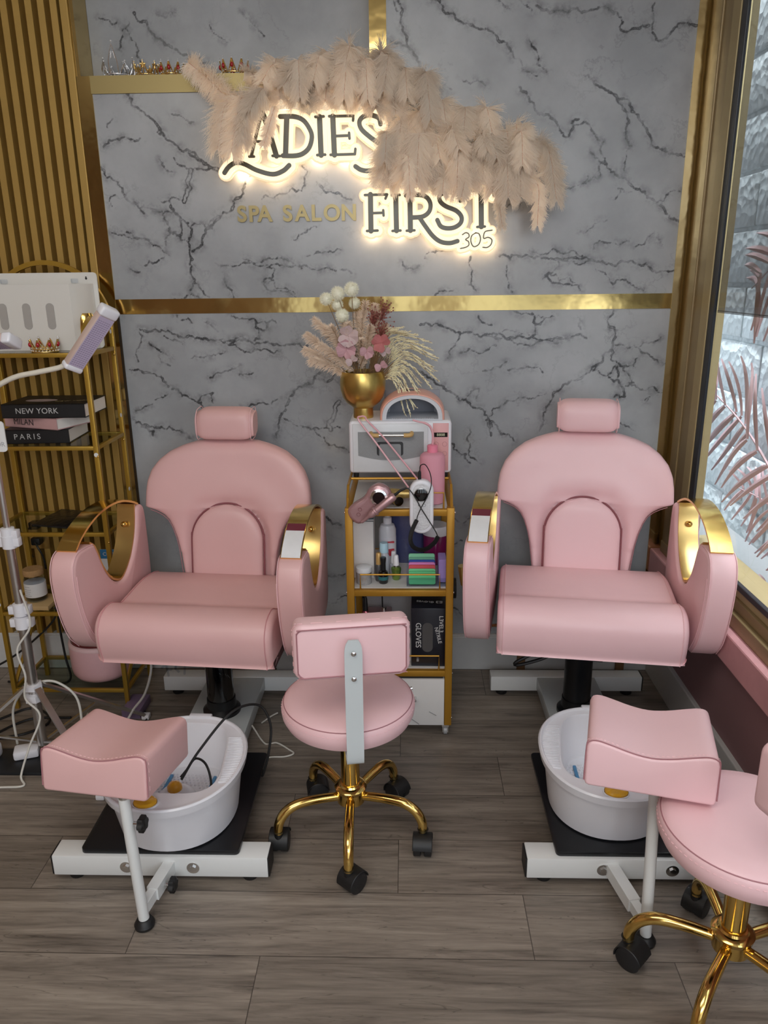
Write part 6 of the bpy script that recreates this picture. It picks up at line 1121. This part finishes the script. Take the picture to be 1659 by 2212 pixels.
# ================================================================ TRIPOD LED LAMP
TX, TY = -1.247, 2.215
tl = thing('tripod_lamp', 'aluminium tripod lamp stand with two white LED heads on bendable necks', 'lamp', (TX, TY, 0))
MB().tube([(0, 0, .045), (0, 0, .52)], .0165, 20).build('lower_pole', ALU, tl); MB().tube([(0, 0, .50), (0, 0, .82)], .0135, 20).build('middle_pole', ALU, tl); MB().tube([(0, 0, .80), (0, 0, 1.24)], .010, 18).build('upper_pole', ALU, tl)
def clamp(z, r, nm='pole_clamp'):
    MB().lathe([(r, z-.022), (r+.007, z-.020), (r+.007, z+.020), (r, z+.022)], n=24).box(r*.5, r+.020, -.012, .012, z-.014, z+.014, .002).box(-r-.022, -r*.5, -.010, .010, z-.016, z+.012, .002).build(nm, WPL, tl)
clamp(.50, .0165); clamp(.545, .0150); clamp(.80, .0135); clamp(.775, .0150)
MB().lathe([(.016, .255), (.030, .257), (.030, .275), (.016, .277)], n=6).lathe([(.016, .215), (.034, .217), (.034, .240), (.016, .242)], n=6).build('leg_hub', WPL, tl)
for k, a in enumerate((40, 322, 203)):
    c_, s_ = math.cos(math.radians(a)), math.sin(math.radians(a)); L_ = .36
    u = Vector((c_, s_, 0)); q = Vector((-s_, c_, 0))
    def strip(p, e, w1, h1):
        d = (e-p).normalized(); n_ = q.cross(d); return [[p+q*w1+n_*h1, p-q*w1+n_*h1, p-q*w1-n_*h1, p+q*w1-n_*h1], [e+q*w1+n_*h1, e-q*w1+n_*h1, e-q*w1-n_*h1, e+q*w1-n_*h1]]
    lg = MB().loft(strip(u*.028+Vector((0, 0, .265)), u*L_+Vector((0, 0, .012)), .010, .0045)).build('leg', ALU, tl, False)
    MB().loft(strip(u*.018+Vector((0, 0, .06)), u*(L_*.55)+Vector((0, 0, .135)), .005, .003)).build('leg_strut', ALU, tl, False)
    MB().box(u.x*L_-.014, u.x*L_+.014, u.y*L_-.014, u.y*L_+.014, 0, .018, .004).build('leg_foot', WPL, lg)
# gooseneck arms and LED heads
NK = mat('cream_gooseneck', '#d9d3c4', .5, nscale=300, bump=.4, var=.02); LEDP = mat('lilac_led_panel', '#b9adc6', .35, nscale=20, var=.06); LEDD = mat('led_dots', '#6e637c', .5); ROSEB = mat('pale_rose_shell', '#cbb4aa', .4)
neck = smooth_path([(0, 0, 1.24), (-.005, -.02, 1.20), (.02, -.04, 1.225), (.065, -.055, 1.262), (.13, -.062, 1.292), (.20, -.066, 1.306), (.262, -.066, 1.318), (.288, -.066, 1.330)], 6)
MB().tube(neck, .0075, 12).build('gooseneck', NK, tl)
neck2 = smooth_path([(0, 0, 1.24), (-.05, -.01, 1.30), (-.09, -.03, 1.36), (-.06, -.05, 1.39), (-.02, -.06, 1.385)], 6)
MB().tube(neck2, .0075, 12).build('gooseneck', NK, tl)
def head(p0, p1, facing, wd, nm='led_head'):
    p0 = Vector(p0); p1 = Vector(p1); U = (p1-p0).normalized(); L_ = (p1-p0).length; Fv = Vector(facing); Fv = (Fv-U*Fv.dot(U)).normalized(); S = U.cross(Fv).normalized()
    M = Matrix(((S.x, U.x, Fv.x, p0.x), (S.y, U.y, Fv.y, p0.y), (S.z, U.z, Fv.z, p0.z), (0, 0, 0, 1)))
    b = MB(); b.M = M; b.box(-wd/2, wd/2, .006, L_-.022, -.016, .009, .003); o = b.build(nm, ROSEB, tl)
    for y0, y1 in ((L_-.024, L_+.006), (-.006, .012)): c_ = MB(); c_.M = M; c_.box(-wd/2-.002, wd/2+.002, y0, y1, -.019, .0125, .007, 3); c_.build('end_cap', WPL, o)
    c_ = MB(); c_.M = M; c_.box(-wd/2+.003, wd/2-.003, .012, L_-.024, .009, .0103); c_.build('led_panel', LEDP, o)
    c_ = MB(); c_.M = M; ny = int((L_-.045)/.0062)
    for i in range(ny):
        for k in range(6): c_.box(-wd/2+.008+k*(wd-.018)/5-.0022, -wd/2+.008+k*(wd-.018)/5+.0022, .017+i*.0062, .0182+i*.0062, .0103, .0106)
    dd_ = c_.build('led_grid', LEDD, o); dd_['kind'] = 'stuff'
head((.300, -.066, 1.316), (.428, -.066, 1.474), (.55, -.62, -.45), .052)
head((-.02, -.06, 1.385), (.155, -.085, 1.392), (.12, -.45, -.85), .056)
tgc = thing('hanging_tag', 'white plastic tag with the letters OR, cut by the left edge', 'tag', (-1.235, 2.155, 1.13))
MB().prism(rrect(-.06, .062, -.055, .035, .010), -.002, .002, 'y').build('tag', mat('tag_white', '#dedede', .4), tgc); text('lettering', 'OR', .020, mat('grey_letters', '#a5a5a8', .5), (.044, -.0025, -.033), RZ(0), tgc, .0002)
# ================================================================ CABLES, POWER STRIP, BITS ON THE FLOOR
WC = mat('white_cable', '#d3d0c8', .45)
def cable(name, label, pts, r, m):
    tag(MB().tube(smooth_path(pts, 8), r, 8).build(name, m), label, 'cable')
cable('white_cable', 'white cable running down the tripod pole and across the floor to the left edge', [(TX+.02, TY-.02, .62), (TX+.035, TY-.02, .50), (TX-.01, TY-.04, .42), (TX+.005, TY-.045, .33), (TX-.005, TY-.05, .25), (TX+.04, TY-.06, .19), (TX+.01, TY-.10, .10), (TX-.01, TY-.14, .02), (TX+.01, TY-.17, .004), (TX-.06, TY-.18, .004), (TX-.20, TY-.19, .004), (TX-.35, TY-.22, .004)], .0035, WC)
cable('white_cable', 'white cable arching over the tripod hub to both sides', [(TX-.10, TY+.02, .03), (TX-.095, TY+.02, .16), (TX-.05, TY+.02, .235), (TX, TY+.03, .262), (TX+.06, TY+.04, .258), (TX+.12, TY+.04, .20), (TX+.135, TY+.02, .10), (TX+.13, TY, .006)], .0042, WC)
cable('white_cable', 'white cable hanging in a wide loop beside the plastic wrapped column', [(-.96, 2.45, .36), (-.935, 2.44, .31), (-.925, 2.43, .22), (-.955, 2.42, .12), (-1.0, 2.41, .06), (-1.03, 2.38, .02), (-1.10, 2.30, .006)], .0045, mat('grey_white_cable', '#bdbab5', .45))
cable('white_cable', 'thin white cable forming a flat loop on the floor right of the left foot spa', [(-.535, 2.262, .09), (-.50, 2.285, .004), (-.46, 2.29, .004), (-.41, 2.25, .004), (-.392, 2.228, .004), (-.42, 2.21, .004), (-.465, 2.207, .004), (-.50, 2.19, .004)], .0028, WC)
cable('white_plug_cable', 'short white cable end with a small plug near the left base plank', [(-.535, 2.41, .006), (-.505, 2.45, .010), (-.485, 2.468, .012)], .0028, WC)
cable('black_cable', 'black cable drooping from the wall down behind the shelf to the left', [(-1.42, 2.79, .34), (-1.43, 2.78, .25), (-1.52, 2.75, .16), (-1.62, 2.72, .09), (-1.75, 2.70, .03)], .0042, BLK)
cable('black_cable', 'black cable hanging straight under the lowest glass shelf', [(-1.37, 2.70, .39), (-1.375, 2.70, .26), (-1.37, 2.70, .12), (-1.36, 2.69, .02), (-1.45, 2.68, .005), (-1.62, 2.70, .005)], .0045, BLK)
cable('black_cable', 'black cable curled on the floor behind the tripod', [(-1.62, 2.35, .005), (-1.52, 2.42, .005), (-1.44, 2.50, .005), (-1.36, 2.47, .005), (-1.32, 2.40, .005), (-1.38, 2.33, .005), (-1.48, 2.31, .005), (-1.40, 2.42, .008), (-1.25, 2.44, .005)], .0045, BLK)
cable('black_cable', 'thin black cable on the floor right of the tripod leg', [(-1.0, 2.50, .005), (-.965, 2.44, .005), (-.98, 2.36, .005), (-.96, 2.30, .005)], .003, BLK)
cable('white_cable', 'thin white cable snaking on the floor under the shelf', [(-1.20, 2.47, .004), (-1.19, 2.40, .004), (-1.14, 2.37, .004), (-1.08, 2.35, .004), (-1.02, 2.30, .004)], .0028, WC)
sb = MB().box(-1.52, -1.19, 2.10, 2.235, .001, .012, .002).build('floor_tray', mat('black_tray', '#17191d', .5)); sb.rotation_euler = (0, 0, 0); tag(sb, 'black flat tray on the floor under the tripod', 'tray')
ad = thing('power_adapter', 'white power adapter with ribbed cable end at the left edge of the floor tray', 'adapter', (-1.425, 2.175, .013)); MB().box(-.045, .045, -.03, .03, 0, .05, .010).build('body', WPL, ad); MB().tube([(.0, .01, .048), (.004, .012, .10)], [.009, .006], 10).build('strain_relief', WC, ad)
ad = thing('power_adapter', 'white power adapter lying between the tripod legs', 'adapter', (-1.295, 2.195, .013), math.radians(20)); MB().box(-.04, .04, -.028, .028, 0, .032, .008).build('body', WPL, ad)
gb2 = MB().box(-1.06, -.99, 2.44, 2.56, .0, .035, .003).build('lilac_box', mat('lilac_card', '#7d6a86', .5)); tag(gb2, 'lilac box on the floor partly behind the left footrest', 'box')
# wooden blocks at the skirting behind the right chair
for x_, l in ((.46, 'brown wooden block at the skirting left of the right chair column'), (.86, 'brown wooden block at the skirting near the right corner')):
    o = MB().box(x_-.016, x_+.016, 2.802, 2.8215, .0, .15, .002).build('wooden_block', mat('raw_wood_block', '#7c5d3f', .7, nscale=20, var=.2)); tag(o, l, 'block')
